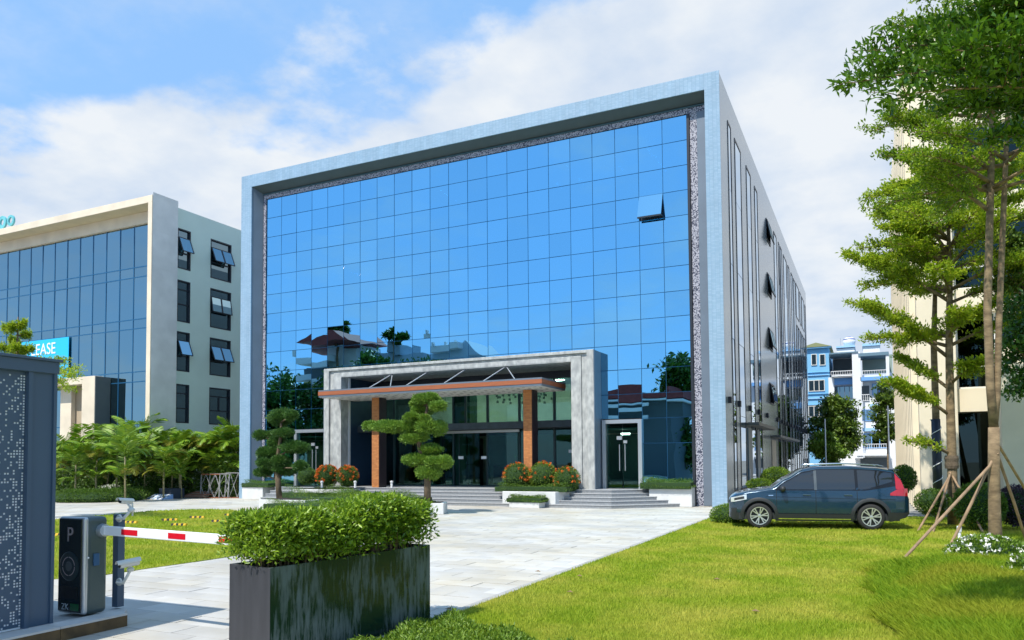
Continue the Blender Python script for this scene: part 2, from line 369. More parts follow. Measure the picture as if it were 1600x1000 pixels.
# trims and pierced screen round the glass
tr = MB(); tr.box(XL+.004, IX1-.004, GY-.10, GY+.0, ZB-.05, ZB-.002) 
tr.build('reveal_trim', green_band, bld)
GX0, GX1 = PX0, PX0+22*PW
pb = MB(); pb.box(XL+.01, IX1-.01, GY-.06, GY-.02, PZT+.02, ZB-.055); pb.box(GX1+.14, GX1+.42, GY-.06, GY-.02, .02, PZT+.02); pb.box(XL+.01, GX0-.015, GY-.06, GY-.02, .02, PZT+.02)
pb.build('pierced_border', pierced, bld)
MB().box(GX1+.425, IX1-.004, GY-.07, GY+.02, .02, PZT+.02).build('lining_infill', slate, bld)
MB().box(GX1+.01, GX1+.12, GY-.12, GY+.02, .02, PZT).build('edge_strip', black_frame, bld)
# body
bd = MB(); bd.box(.35, .65, GY+.5, BD-.3, 0, BH-.5); bd.box(.35, BW-.3, BD-.3, BD, 0, BH-.5)
bd.build('rear_wall', side_panel, bld)
MB().box(.4, BW-.35, GY+.5, BD-.3, BH-.8, BH-.5).build('roof', roof_mat, bld)
# curtain wall: mullion grid + one pane per opening
cw = MB().box(GX0, GX1, GY+.13, GY+.17, PZT-.05, PZT+.02).build('curtain_wall', mull, bld)
cuts = []
def hmull(z, x0, x1):
    MB().box(x0, x1, GY+.01, GY+.07, z-.022, z+.022).build('mullion', mull, cw)
rows = [PZT-k*PH for k in range(14)] + [POD]
for k, z in enumerate(rows):
    if z > PORT[2]: hmull(z, GX0, GX1)
    elif k in (10, 11): hmull(z, GX0, PORT[0]); hmull(z, PORT[1], GX1)
    else:
        hmull(z, GX0, PX0+2*PW); hmull(z, PX0+20*PW, GX1)
for n in range(23):
    x = PX0+n*PW
    zb = POD
    if PORT[0] < x < PORT[1]: zb = PORT[2]
    if 2 < n < 5 or 17 < n < 20: zb = max(zb, rows[12])
    MB().box(x-.02, x+.02, GY+.012, GY+.072, zb, PZT).build('mullion', mull, cw)
def pane_mesh(name, w, h, m, d=.012):
    me = MB().box(-w/2, w/2, -d, 0, -h/2, h/2); o = me.build(name, m); 
    data = o.data; bpy.data.objects.remove(o); return data
pane_a = pane_mesh('window_pane', PW-.024, PH-.024, gl_front); pane_b = pane_mesh('window_pane', PW-.024, rows[13]-POD-.024, gl_front)
def place(name, me, parent, loc, rot=(0,0,0)):
    o = bpy.data.objects.new(name, me); COL.objects.link(o); o.parent = parent
    o.location = Vector(loc) - world_loc(parent); o.rotation_euler = rot; return o
for k in range(14):
    zc = (rows[k]+rows[k+1])/2
    for n in range(22):
        xc = PX0+(n+.5)*PW
        inport = PORT[0] < xc-.5 and xc+.5 < PORT[1]
        if rows[k] < PORT[2] and inport: continue
        if k == 9 and inport:
            MB().box(xc-PW/2+.012, xc+PW/2-.012, GY-.012, GY, PORT[2]-.2, rows[k]-.012).build('window_pane', gl_front, cw); continue
        if k >= 12 and (2 <= n <= 4 or 18 <= n <= 19): continue
        if rows[k] < PORT[2] and (n == 4 or n == 18) and k >= 10:
            # partly behind the portal: trimmed pane
            x0, x1 = (PX0+4*PW, PORT[0]) if n == 4 else (PORT[1], PX0+19*PW)
            MB().box(x0+.017, x1-.01, GY-.01, GY+.002, rows[k+1]+.017, rows[k]-.017).build('window_pane', gl_front, cw); continue
        rot = (R(random.gauss(0, .28)), 0, R(random.gauss(0, .28)))
        if (k, n) == (3, 20):
            o = place('open_window', pane_a, cw, (xc, GY, zc)); a = R(20)
            o.location = Vector((xc, GY-.02-math.sin(a)*PH/2, zc+PH/2-math.cos(a)*PH/2)) - world_loc(cw); o.rotation_euler = (-a, 0, 0)
            o['label'] = 'single glass pane tilted open at its foot'
            MB().box(xc-PW/2, xc+PW/2, GY+.1, GY+.14, zc-PH/2, zc+PH/2).build('window_opening', black_frame, cw)
            for sx_ in (-1, 1):
                MB().bar((xc+sx_*.48, GY+.02, rows[4]+.05), (xc+sx_*.48, GY-math.sin(a)*PH+.03, rows[3]-math.cos(a)*PH+.03), .03, .03).build('window_stay', black_frame, cw)
            MB().bar((xc-.5, GY-math.sin(a)*PH, rows[3]-math.cos(a)*PH-.02), (xc+.5, GY-math.sin(a)*PH, rows[3]-math.cos(a)*PH-.02), .05, .05).build('sash_rail', black_frame, cw)
            continue
        place('window_pane', pane_b if k == 13 else pane_a, cw, (xc, GY, zc), rot)
# storeys behind the glass
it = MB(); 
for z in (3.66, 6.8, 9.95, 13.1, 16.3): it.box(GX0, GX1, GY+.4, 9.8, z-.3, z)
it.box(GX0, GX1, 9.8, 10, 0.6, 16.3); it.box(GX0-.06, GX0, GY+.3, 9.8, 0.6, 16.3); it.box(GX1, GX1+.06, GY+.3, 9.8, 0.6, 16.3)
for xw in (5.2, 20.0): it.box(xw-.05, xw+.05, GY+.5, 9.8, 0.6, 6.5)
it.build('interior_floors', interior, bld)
lamp = emit('office_light_tube', (1, .98, .92), 9)
for px, py, zz in ((1017,240,15.95),(1028,252,15.95),(1037,263,15.95),(968,262,15.95),(887,262,15.95),(908,284,15.95),(874,290,15.95),(694,302,15.95),(717,318,15.95),(555,428,12.75),(541,421,12.75)):
    a = on_z(px, py, zz)
    if GY+.5 < a[1] < 9: MB().box(a[0]-.05, a[0]+.05, a[1]-.45, a[1]+.45, zz, zz+.04).build('ceiling_light', lamp, bld)

# side wall (facing east) with slit windows
slits = [(1.93,2.75,16.05,.5),(3.73,5.45,16.0,.5),(7.15,8.65,16.0,.5),(10.04,11.1,15.95,.5),(18.62,20.1,15.95,.5),(21.2,21.9,15.95,.5),(22.33,23.3,15.95,.5),(24.34,26.5,15.9,.5),(27.44,28.5,15.9,.5),(29.9,31.2,15.9,.5),(31.9,33.4,15.9,.5),(34.1,36.6,16.0,13.2),(34.1,35.2,12.6,.5),(35.6,36.8,12.6,.5),(37.4,38.6,12.6,.5),(37.6,39.0,16.0,13.2),(39.8,42.0,16.0,13.2),(39.3,40.4,12.6,.5),(41.2,42.4,12.6,.5),(43.0,43.9,15.9,.5)]
awns = [(14.75,16.7,15.65,14.45),(14.75,16.7,12.5,11.3),(14.75,16.7,9.35,8.15),(14.75,16.7,6.2,5.0)]
SW = BW-.02
# wall panels between the openings: piers, plus heads and sills
open_cols = sorted(set((a, b) for a, b, *_ in slits+awns))
merged = []
for a, b in sorted(open_cols):
    if merged and a < merged[-1][1]+.05: merged[-1][1] = max(merged[-1][1], b)
    else: merged.append([a, b])
sw = MB(); prev = GY+.5
for a, b in merged:
    sw.box(SW-.3, SW, prev, a, 0, BH-.012); prev = b
sw.box(SW-.3, SW, prev, BD, 0, BH-.012)
for a, b in merged:
    hs = sorted([(z0, z1, y0, y1) for y0, y1, z1, z0 in slits+awns if y0 >= a-.01 and y1 <= b+.01], key=lambda q: q[0])
    if len(hs) == 1 or all(h[2:] == hs[0][2:] for h in hs):
        z = 0
        for z0, z1, y0, y1 in hs: sw.box(SW-.3, SW, a, b, z, z0); z = z1
        sw.box(SW-.3, SW, a, b, z, BH-.012)
    else:   # stacked groups with different widths: fill solid between, openings drawn by their frames
        zb = max(h[0] for h in hs); sw.box(SW-.3, SW, a, b, 16.0, BH-.012); sw.box(SW-.3, SW, a, b, 12.6, 13.2); sw.box(SW-.3, SW, a, b, 0, .5)
        low = sorted([(h[2], h[3]) for h in hs if h[0] < 1]); y = a
        for y0, y1 in low: sw.box(SW-.3, SW, y, y0, .5, 12.6); y = y1
        sw.box(SW-.3, SW, y, b, .5, 12.6)
        up = sorted([(h[2], h[3]) for h in hs if h[0] > 1]); y = a
        for y0, y1 in up: sw.box(SW-.3, SW, y, y0, 13.2, 16.0); y = y1
        sw.box(SW-.3, SW, y, b, 13.2, 16.0)
sw.build('side_wall', side_panel, bld)
for y0, y1, z1, z0 in slits:
    fr = MB(); t = .09
    fr.box(SW-.2, SW+.022, y0, y0+t, z0, z1); fr.box(SW-.2, SW+.022, y1-t, y1, z0, z1); fr.box(SW-.2, SW+.022, y0+t, y1-t, z1-t, z1); fr.box(SW-.2, SW+.022, y0+t, y1-t, z0, z0+t)
    fo = fr.build('slit_window', black_frame, bld)
    z = z0+t
    while z < z1-t-.2:
        zz = min(z+3.15, z1-t)
        o = MB().box(-.01, 0, -(y1-y0-2*t)/2, (y1-y0-2*t)/2, -(zz-z)/2+.01, (zz-z)/2-.01).build('window_pane', gl_side)
        o.parent = fo; o.location = Vector((SW+.004, (y0+y1)/2, (z+zz)/2)) - world_loc(fo); o.rotation_euler = (0, R(random.gauss(0,.12)), R(random.gauss(0,.12))); z = zz
for y0, y1, z1, z0 in awns:
    fr = MB(); t = .09
    fr.box(SW-.2, SW+.035, y0, y0+t, z0, z1); fr.box(SW-.2, SW+.035, y1-t, y1, z0, z1); fr.box(SW-.2, SW+.035, y0+t, y1-t, z1-t, z1); fr.box(SW-.2, SW+.035, y0+t, y1-t, z0, z0+t)
    fo = fr.build('awning_window', black_frame, bld)
    MB().box(SW-.14, SW-.12, y0+t, y1-t, z0+t, z1-t).build('window_pane', gl_dark, fo)
    for yc in ((y0*3+y1)/4, (y0+3*y1)/4):
        hw = (y1-y0)/4-.06; a = R(11); h = z1-z0-.2
        s_ = MB(); T = (SW+.05, z1-.1); Bt = (SW+.05+math.sin(a)*h, z1-.1-math.cos(a)*h)
        s_.bar((T[0], yc-hw, T[1]), (Bt[0], yc-hw, Bt[1]), .06, .06); s_.bar((T[0], yc+hw, T[1]), (Bt[0], yc+hw, Bt[1]), .06, .06); s_.bar((Bt[0], yc-hw, Bt[1]), (Bt[0], yc+hw, Bt[1]), .06, .06); s_.bar((T[0], yc-hw, T[1]), (T[0], yc+hw, T[1]), .06, .06)
        s_.build('open_sash', black_frame, fo)
        s_ = MB(); s_.add([(T[0]+.02, yc-hw, T[1]), (T[0]+.02, yc+hw, T[1]), (Bt[0]+.02, yc+hw, Bt[1]), (Bt[0]+.02, yc-hw, Bt[1])], [(0,1,2,3)]); s_.build('sash_glass', gl_dark, fo)
for y in (.83, 3.26, 6.47, 9.59, 12.96, 17.95, 20.65, 22.1, 23.85, 27.0, 29.2, 31.5, 33.7, 35.4, 37.1, 38.9, 40.8, 42.8):
    MB().box(SW+.001, SW+.13, y-.09, y+.09, 4.1, 4.36).build('wall_light', black_frame, bld, bevel=.012)
for y0, y1, z in ((5.6, 12.6, 3.42), (14.6, 27.5, 3.08)):
    c = MB().box(SW+.04, SW+.55, y0, y1, z, z+.12).build('door_canopy', dark_grey, bld)
    MB().box(SW+.04, SW+.55, y0+.05, y1-.05, z-.02, z-.004).build('canopy_soffit', granite_step, c)
for y0, y1 in ((5.75, 6.95), (8.8, 9.9)): 
    d = MB().box(SW-.1, SW+.05, y0, y1, .1, 3.3).build('side_door', mat('teal_grey_door', (.05,.10,.14), .4), bld)
    MB().box(SW+.05, SW+.09, y0+.12, y0+.16, 1.0, 1.4).build('handle', steel, d)
d = MB().box(SW+.002, SW+.05, 15.0, 17.0, .1, 2.95).build('side_door', mat('beige_door', (.42,.40,.34), .5), bld)
MB().box(SW+.05, SW+.09, 16.7, 16.75, 1.0, 1.4).build('handle', steel, d)

# ------------------------------------------------------------------ entrance portal
portal = thing('entrance_portal', 'grey stone entrance portal framing the glass lobby at the foot of the blue facade', 'portal', (12.9, -.3, 0))
x0, x1, zt = PORT; zi = 6.064
steps_ = [(0.0, .30, -.30), (.30, .56, -.20), (.56, 1.02, -.26)]
for side in (0, 1):
    q = MB()
    for a, b, y in steps_:
        u0, u1 = (x0+a, x0+b) if side == 0 else (x1-b, x1-a)
        q.box(u0, u1, y, GY+.3, POD-.6, zt-a*.42)
    q.build('pier', granite, portal, bevel=.015)
q = MB()
for a, b, y in steps_: q.box(x0+1.02 if a > .5 else x0+b, x1-1.02 if a > .5 else x1-b, y+.001, GY+.3, zt-b*.42, zt-a*.42-.001)
q.build('lintel', granite, portal, bevel=.012)
MB().box(x1+.002, x1+.03, -.29, GY-.02, .65, zt-.02).build('side_return', slate, portal)
MB().box(x0-.03, x0-.002, -.29, GY-.02, .65, zt-.02).build('side_return', slate, portal)
# white-edged liner and navy pierced side walls of the recess
LY = 2.55
for s_, xa in ((1, x0+1.02), (-1, x1-1.02)):
    MB().box(xa, xa+s_*.07, .3, .4, POD, zi-.02).build('edge_trim', white_metal, portal)
    MB().box(xa-s_*.02, xa+s_*.03, .41, LY, POD, zi-.02).build('recess_wall', navy_panel, portal)
MB().box(x0+1.02, x1-1.02, GY+.302, LY, zi-.03, zi+.05).build('recess_ceiling', granite, portal)
MB().box(x0+1.06, x1-1.06, LY-.12, LY-.06, zi-.36, zi-.035).build('recess_header', black_frame, portal)
MB().box(x0+1.025, x1-1.025, -.255, GY+.3, zi-.028, zi-.002).build('lintel_soffit', granite, portal)
# lobby glazing
gx0, gx1 = x0+1.06, x1-1.06
lg = MB().box(gx0, gx1, LY-.03, LY+.06, 3.46, 3.54).build('lobby_glazing', black_frame, portal)
dark_mull = mat('green_black_mullion', (.012,.04,.045), .4)
xs = [gx0+.05, 8.1, 9.9, 11.6, 12.3, 13.5, 15.2, 17.0, gx1-.05]
for x in xs: MB().box(x-.05, x+.05, LY-.05, LY+.08, POD, zi-.03).build('mullion', dark_mull, lg)
for a, b in zip(xs[:-1], xs[1:]):
    for za, zb in ((POD+.02, 3.44), (3.56, zi-.05)):
        if (a, b) in ((12.3, 13.5), (11.6, 12.3), (13.5, 15.2)) and za < 1: continue
        MB().box(a+.055, b-.055, LY, LY+.012, za, zb).build('window_pane', gl_clear, lg)
MB().box(11.45, 12.35, LY+.3, LY+1.1, POD, zi).build('lobby_column', mat('dark_green_column', (.02,.075,.06), .3), lg)
dh = MB().box(10.0, 15.25, LY-.16, LY-.055, 3.24, 3.60).build('door_header', steel, portal)
for xa, xb in ((10.05, 11.55), (12.0, 13.1), (13.55, 15.15)):
    dd = MB().box(xa, xb, LY-.12, LY-.105, POD+.03, 3.22).build('sliding_door', gl_clear, portal)
    MB().box(xa, xb, LY-.135, LY-.09, POD+.005, POD+.03).build('door_rail', dark_mull, dd)
    MB().box(xa-.02, xa, LY-.135, LY-.09, POD+.005, 3.22).build('door_rail', dark_mull, dd)
for px, py in ((720,715),(756,715),(893,705)):
    a = on_y(px, py, LY-.15); MB().box(a[0]-.14, a[0]+.14, LY-.15, LY-.135, a[2]-.07, a[2]+.07).build('door_notice', white_print, portal)
# lobby room
q = MB(); q.box(5.3, 19.9, 9.6, 9.75, POD, 6.4); q.build('lobby_back_wall', lobby_wall, portal)
MB().box(5.3, 19.9, LY+.1, 9.6, POD-.05, POD).build('lobby_floor', lobby_floor, portal)
MB().box(5.3, 19.9, LY+.1, 9.6, 6.14, 6.2).build('lobby_ceiling', mat('lobby_ceiling', (.6,.6,.56), .7), portal)
q = MB(); q.box(7.2, 9.6, 8.8, 9.5, POD, 3.2); q.build('lobby_partition', mat('dark_green_partition', (.03,.07,.07), .4), portal)
MB().box(17.2, 18.6, 6.5, 7.1, POD, POD+1.1).build('reception_desk', mat('red_brown_desk', (.22,.06,.03), .4), portal)
MB().box(11.9, 14.2, 6.3, 6.9, POD, POD+.95).build('sofa', mat('dark_sofa', (.05,.03,.05), .6), portal)
lob = emit('lobby_fill_strip', (1,.95,.85), 55)  # unseen glowing strips added under the ceiling to brighten the lobby
for i in range(6):
    for j in range(2): MB().box(7.5+1.9*i, 8.1+1.9*i, 4.0+3.0*j, 4.12+3.0*j, 6.10, 6.138).build('lobby_fill_strip', lob, portal)
lp = MB()
for i in range(70):
    a = (random.uniform(12.6,15.6), random.uniform(4.5,6.5)); zz = random.uniform(4.9, 5.9); lp.tube([(a[0],a[1],6.13),(a[0],a[1],zz)], .006, 3); lp.box(a[0]-.045,a[0]+.045,a[1]-.045,a[1]+.045,zz-.12,zz)
lp.build('glass_pendants', mat('pendant_glass', (.12,.15,.15), .15), portal, kind='stuff')
# flat doors either side of the portal
def flush_door(xa, xb, label_):
    d = MB(); z1 = rows[12]-.03; t = .16
    d.box(xa, xa+t, GY-.14, GY+.06, POD, z1); d.box(xb-t, xb, GY-.14, GY+.06, POD, z1); d.box(xa+t, xb-t, GY-.14, GY+.06, z1-t, z1)
    o = d.build('side_entrance', steel, portal)
    m = (xa+xb)/2
    lobby = MB(); lobby.box(xa+t, xb-t, GY+2.2, GY+2.25, POD, z1); lobby.box(xa+t-.04, xa+t-.002, GY+.07, GY+2.2, POD, z1); lobby.box(xb-t+.002, xb-t+.04, GY+.07, GY+2.2, POD, z1); lobby.box(xa+t, xb-t, GY+.07, GY+2.2, z1-.4, z1-.35)
    lobby.build('vestibule', mat('vestibule_wall', (.20,.24,.22), .6), o)
    for a, b in ((xa+t+.02, m-.02), (m+.02, xb-t-.02)):
        MB().box(a, b, GY+.0, GY+.012, POD+.02, z1-t-.45).build('door_leaf', gl_clear, o)
        MB().box(a, b, GY+.0, GY+.012, z1-t-.41, z1-t-.02).build('door_transom', gl_clear, o)
    for hx in (m-.12, m+.12):
        hb = MB(); hb.tube([(hx, GY-.08, POD+.75), (hx, GY-.08, POD+1.85)], .022, 8); hb.tube([(hx, GY-.08, POD+.9), (hx, GY+.0, POD+.9)], .012, 6); hb.tube([(hx, GY-.08, POD+1.7), (hx, GY+.0, POD+1.7)], .012, 6)
        hb.build('handle', steel, o)
    MB().box(m-.25, m-.02, GY-.03, GY-.002, POD+2.05, POD+2.2).build('lock_plate', steel, o); MB().box(m+.04, m+.2, GY-.03, GY-.002, POD+1.9, POD+2.02).build('lock_plate', steel, o)
    return o
flush_door(20.0, 21.715, ''); flush_door(3.285, 5.84, '')
a = on_y(977, 678, GY+.6); MB().box(a[0]-.2, a[0]+.2, GY+.6, GY+.66, a[2]-.05, a[2]+.05).build('exit_lamp', emit('exit_lamp', (.9,1,.95), 2.5), portal)
# brick columns carrying the canopy
for xc in (9.18, 17.05):
    bc = MB().box(xc-.19, xc+.19, -.62, -.02, POD, 4.90).build('brick_column', mortar_mat, portal)
    bk = MB(); z = POD+.01; kk = 0
    while z < 4.86:
        xs_ = [-.195, -.05, .10, .195] if kk % 2 else [-.195, -.12, .03, .195]
        for u, v in zip(xs_[:-1], xs_[1:]): 
            j = random.uniform(0,.006); bk.box(xc+u+.004, xc+v-.004, -.633-j, -.60, z, z+.055)
        z += .065; kk += 1
    bk.build('brick', brick_mat, bc, kind='stuff')
    MB().box(xc+.192, xc+.215, -.60, -.03, POD, 4.89).build('column_cladding', mat('brown_black_cladding', (.035,.025,.03), .3), bc)
    MB().box(xc-.215, xc-.192, -.60, -.03, POD, 4.89).build('column_cladding', mat('brown_black_cladding', (.035,.025,.03), .3), bc)
# canopy
cx0, cx1, cy0, cy1, cz0, cz1 = 6.73, 18.22, -1.78, .9, 4.93, 5.27
cp = MB().box(cx0+.06, cx1-.06, cy0+.06, cy1, cz0+.03, cz1-.072).build('canopy', slate, portal)
MB().box(cx0+.01, cx1-.01, cy0+.01, cy1-.01, cz1-.068, cz1).build('canopy_top', slate, cp)
MB().box(cx0, cx1, cy0, cy0+.055, cz0+.09, cz1-.07).build('fascia_board', wood_mat, cp)
for xa in (cx0, cx1-.055): MB().box(xa, xa+.055, cy0+.06, cy1, cz0+.09, cz1-.07).build('fascia_board', wood_mat, cp)
MB().box(cx0+.02, cx1-.02, cy0+.02, cy1, cz0, cz0+.085).build('fascia_base', slate, cp)
nx = 22; sw_ = (cx1-cx0-.1)/nx
spm = MB().box(0.008, sw_-.008, 0, (cy1-cy0-.1)/4-.012, 0, .012); so = spm.build('soffit_panel', soffit_mat); sd = so.data; bpy.data.objects.remove(so)
for i in range(nx):
    for j in range(4):
        yy = cy0+.05+j*(cy1-cy0-.1)/4
        place('soffit_panel', sd, cp, (cx0+.05+i*sw_, yy, cz0-.016))
dts = MB()
for i in range(nx*1):
    for j in range(8):
        xx = cx0+.05+(i+.5)*sw_; yy = cy0+.05+(j+.5)*(cy1-cy0-.1)/8; dts.box(xx-.09+.12*(j%2)-.06, xx+.03+.12*(j%2)-.06, yy-.04, yy+.04, cz0-.022, cz0-.0175)
dts.build('soffit_slots', soffit_spot, cp, kind='stuff')
for px, spread_ in ((613, 1), (669, .0), (728, .0), (791, 1)):
    for dx in ((-.75, .55) if spread_ else (-.7,)):
        ap = on_y(px, 580, -.12); base = (ap[0]+dx, -1.1, cz1)
        if dx > 0 and px > 700: base = (ap[0]+dx*1.6, -1.0, cz1)
        MB().tube([(ap[0], -.12, 6.04), base], .024, 8).build('canopy_strut', mat('grey_strut', (.36,.38,.40), .4, .4), cp)

# ------------------------------------------------------------------ steps and planters at the entrance
def poly_steps(name, label, polys, zs):
    t = thing(name, label, 'steps', (sum(p[0] for p in polys[0])/len(polys[0]), polys[0][0][1], 0))
    for poly, (z0, z1) in zip(polys, zs):
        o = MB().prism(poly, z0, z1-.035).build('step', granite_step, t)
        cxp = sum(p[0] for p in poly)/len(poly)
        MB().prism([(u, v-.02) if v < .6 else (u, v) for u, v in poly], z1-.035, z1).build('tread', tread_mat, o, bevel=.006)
    return t
RS = POD/5
polys = []; zs = []
for k in range(5):
    yk = -2.05+.33*k
    polys.append([(5.6, yk), (16.9-.16*k, yk), (16.9-.16*k, .05), (5.6, .05)]); zs.append((RS*k, RS*(k+1)))
es = poly_steps('entrance_steps', 'wide grey granite steps rising to the glass lobby doors', polys, zs)
polys = []
for k in range(5):
    yk = -2.1+.33*k; xc = 21.2-.10*k; xl = 18.1+.28*k; xr = 23.45-.30*k
    polys.append([(xl, yk), (xc, yk), (xr, yk+(xr-xc)*.92), (xr, .95), (xl, .95)] if k < 5 else 0)
ss = poly_steps('corner_steps', 'grey granite steps with an angled corner leading to the door right of the portal', polys, zs)
pod = MB(); pod.box(.75, 24.5, .952, GY+8, 0, POD-.004); pod.box(5.5, 20.0, .052, .95, 0, POD-.004)
pod.build('podium', tread_mat, kind='structure')
lst = thing('side_steps', 'short flight of grey steps behind the left white planter by the left glass door', 'steps', (4.1, -.3, 0))
for k in range(4):
    yk = -1.3+.33*k; z0 = .16*k
    o = MB().box(2.75, 5.4, yk, .94, z0, z0+.125).build('step', granite_step, lst)
    MB().box(2.75, 5.4, yk-.02, yk+.33, z0+.125, z0+.16).build('tread', tread_mat, o)

# ------------------------------------------------------------------ office building on the left (cream)
LX = -6.89
lb = thing('cream_office_building', 'cream framed office building with slate blue glass front left of the main building', 'office building', (-20, 0, 0))
H_ = 17.42; FD = 1.83
q = MB(); q.box(-40, LX, 0, .05, H_-.42, H_); q.box(LX-.34, LX, 0, .05, 0, H_-.42)
q.build('frame_face', beige, lb, bevel=.01)
q = MB(); q.box(LX-.33, LX-.012, .052, FD, 0, H_-.43); q.build('frame_side', grey_clad, lb)
for z in (2.2, 4.4, 6.6, 8.8, 11.0, 13.2, 15.4): MB().box(LX-.02, LX-.004, .06, FD-.01, z+.012, z+2.188).build('stone_panel', grey_clad, lb)
MB().box(LX-.02, LX-.004, .06, FD-.01, .02, 2.188).build('stone_panel', grey_clad, lb)
MB().box(-40, LX-.02, .052, FD, H_-.42, H_-.01).build('frame_soffit', beige_shaded, lb)
MB().box(-40, LX-.34, 1.0, 1.6, 16.30, H_-.43).build('head_band', beige, lb)
g_ = 1.2
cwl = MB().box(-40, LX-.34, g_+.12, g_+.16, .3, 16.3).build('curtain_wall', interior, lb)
cols = [-7.30, -8.62]+[-8.62-1.245*i for i in range(1, 16)]
zr = [16.29, 13.75, 13.14, 10.58, 10.01, 7.39, 6.79, 4.22, 3.6, 1.2, .3]
for z in zr[1:-1]: MB().box(-28, LX-.34, g_-.03, g_+.04, z-.03, z+.03).build('mullion', mull, cwl)
for x in cols: MB().box(x-.03, x+.03, g_-.035, g_+.04, .3, 16.29).build('mullion', mull, cwl)
pm = {}
for i in range(len(cols)-1):
    for k in range(len(zr)-1):
        a, b = cols[i+1], cols[i]; h = zr[k]-zr[k+1]; key = (round(b-a,3), round(h,3))
        if key not in pm: pm[key] = pane_mesh('window_pane', b-a-.06, h-.06, gl_left)
        place('window_pane', pm[key], cwl, ((a+b)/2, g_, (zr[k]+zr[k+1])/2), (R(random.gauss(0,.15)), 0, R(random.gauss(0,.15))))
SX = LX-.30
# green rendered side wall with openings
wins = [(2.05,3.03,16.10,13.65),(2.05,3.03,12.95,10.42),(2.05,3.03,9.82,7.42),(2.05,3.03,6.64,4.3),(4.58,6.30,16.10,13.6),(4.58,6.30,12.95,10.45),(4.58,6.30,9.80,7.42),(4.58,6.30,6.64,4.3)]
q = MB(); q.box(SX-.3, SX, FD-.2, 2.05, 0, H_-.1); q.box(SX-.3, SX, 3.03, 4.58, 0, H_-.1); q.box(SX-.3, SX, 6.30, 30, 0, H_-.1)
for a, b in ((2.05,3.03),(4.58,6.30)):
    q.box(SX-.3, SX, a, b, 0, 4.3); q.box(SX-.3, SX, a, b, 16.1, H_-.1)
    hs = [w for w in wins if w[0] == a]
    for u, v in zip(hs[:-1], hs[1:]): q.box(SX-.3, SX, a, b, v[2], u[3])
q.build('side_wall', green_wall, lb)
MB().box(-40, SX-.3, FD, 30, H_-.4, H_-.15).build('roof', roof_mat, lb)
for wi, (a, b, zt_, zb_) in enumerate(wins):
    t = .07; fr = MB()
    fr.box(SX-.2, SX+.01, a, a+t, zb_, zt_); fr.box(SX-.2, SX+.01, b-t, b, zb_, zt_); fr.box(SX-.2, SX+.01, a+t, b-t, zt_-t, zt_); fr.box(SX-.2, SX+.01, a+t, b-t, zb_, zb_+t)
    for zz in (zt_-.55, zt_-1.45): fr.box(SX-.16, SX-.06, a+t, b-t, zz-.035, zz+.035)
    if b-a > 1.2: fr.box(SX-.16, SX-.06, (a+b)/2-.035, (a+b)/2+.035, zt_-1.45, zt_-.55)
    o = fr.build('side_window', black_frame, lb)
    MB().box(SX-.13, SX-.115, a+t, b-t, zb_+t, zt_-t).build('window_pane', gl_dark, o)
    if wi in (3, 7, 1): continue
    an = R(22 if wi != 5 else 9); h = .95
    for yc, hw in ([( (a+b)/2, .4)] if b-a < 1.2 else [((3*a+b)/4+.02, .38), ((a+3*b)/4-.02, .38)]):
        T = (SX+.03, zt_-.55); Bt = (SX+.03+math.sin(an)*h, zt_-.55-math.cos(an)*h); s_ = MB()
        for p0, p1 in (((T[0],yc-hw,T[1]),(Bt[0],yc-hw,Bt[1])), ((T[0],yc+hw,T[1]),(Bt[0],yc+hw,Bt[1])), ((T[0],yc-hw,T[1]),(T[0],yc+hw,T[1])), ((Bt[0],yc-hw,Bt[1]),(Bt[0],yc+hw,Bt[1]))): s_.bar(p0, p1, .05, .05)
        s_.build('open_sash', black_frame, o)
        MB().add([(T[0]+.01,yc-hw,T[1]),(T[0]+.01,yc+hw,T[1]),(Bt[0]+.01,yc+hw,Bt[1]),(Bt[0]+.01,yc-hw,Bt[1])], [(0,1,2,3)]).build('sash_glass', gl_left, o)
# porch of the left building
qa, qb = on_y(128,600,.15)[0], on_y(148,600,.15)[0]; qt = on_y(148,587,.15)[2]
pq = MB(); pq.box(qa, qb, .15, .75, 0, qt); pq.box(-24, qa, .15, .75, qt-.45, qt)
po = pq.build('porch', beige, lb, bevel=.02)
MB().box(qb+.002, qb+.05, .17, g_-.04, 0, qt-.02).build('porch_side', dark_grey, po)
MB().box(-24, qb-.02, .752, g_-.04, qt-.42, qt-.03).build('porch_roof', beige, po)
MB().box(on_y(94,640,.8)[0], on_y(111,640,.8)[0], .8, 1.1, 0, qt-.45).build('porch_column', beige, po, bevel=.02)
MB().box(on_y(111,640,1.12)[0]-.4, qb-.03, 1.12, 1.15, 0, qt-.45).build('porch_lining', mat('shaded_lining', (.45,.36,.25), .7), po)  # the porch's shade is put into this darker tan
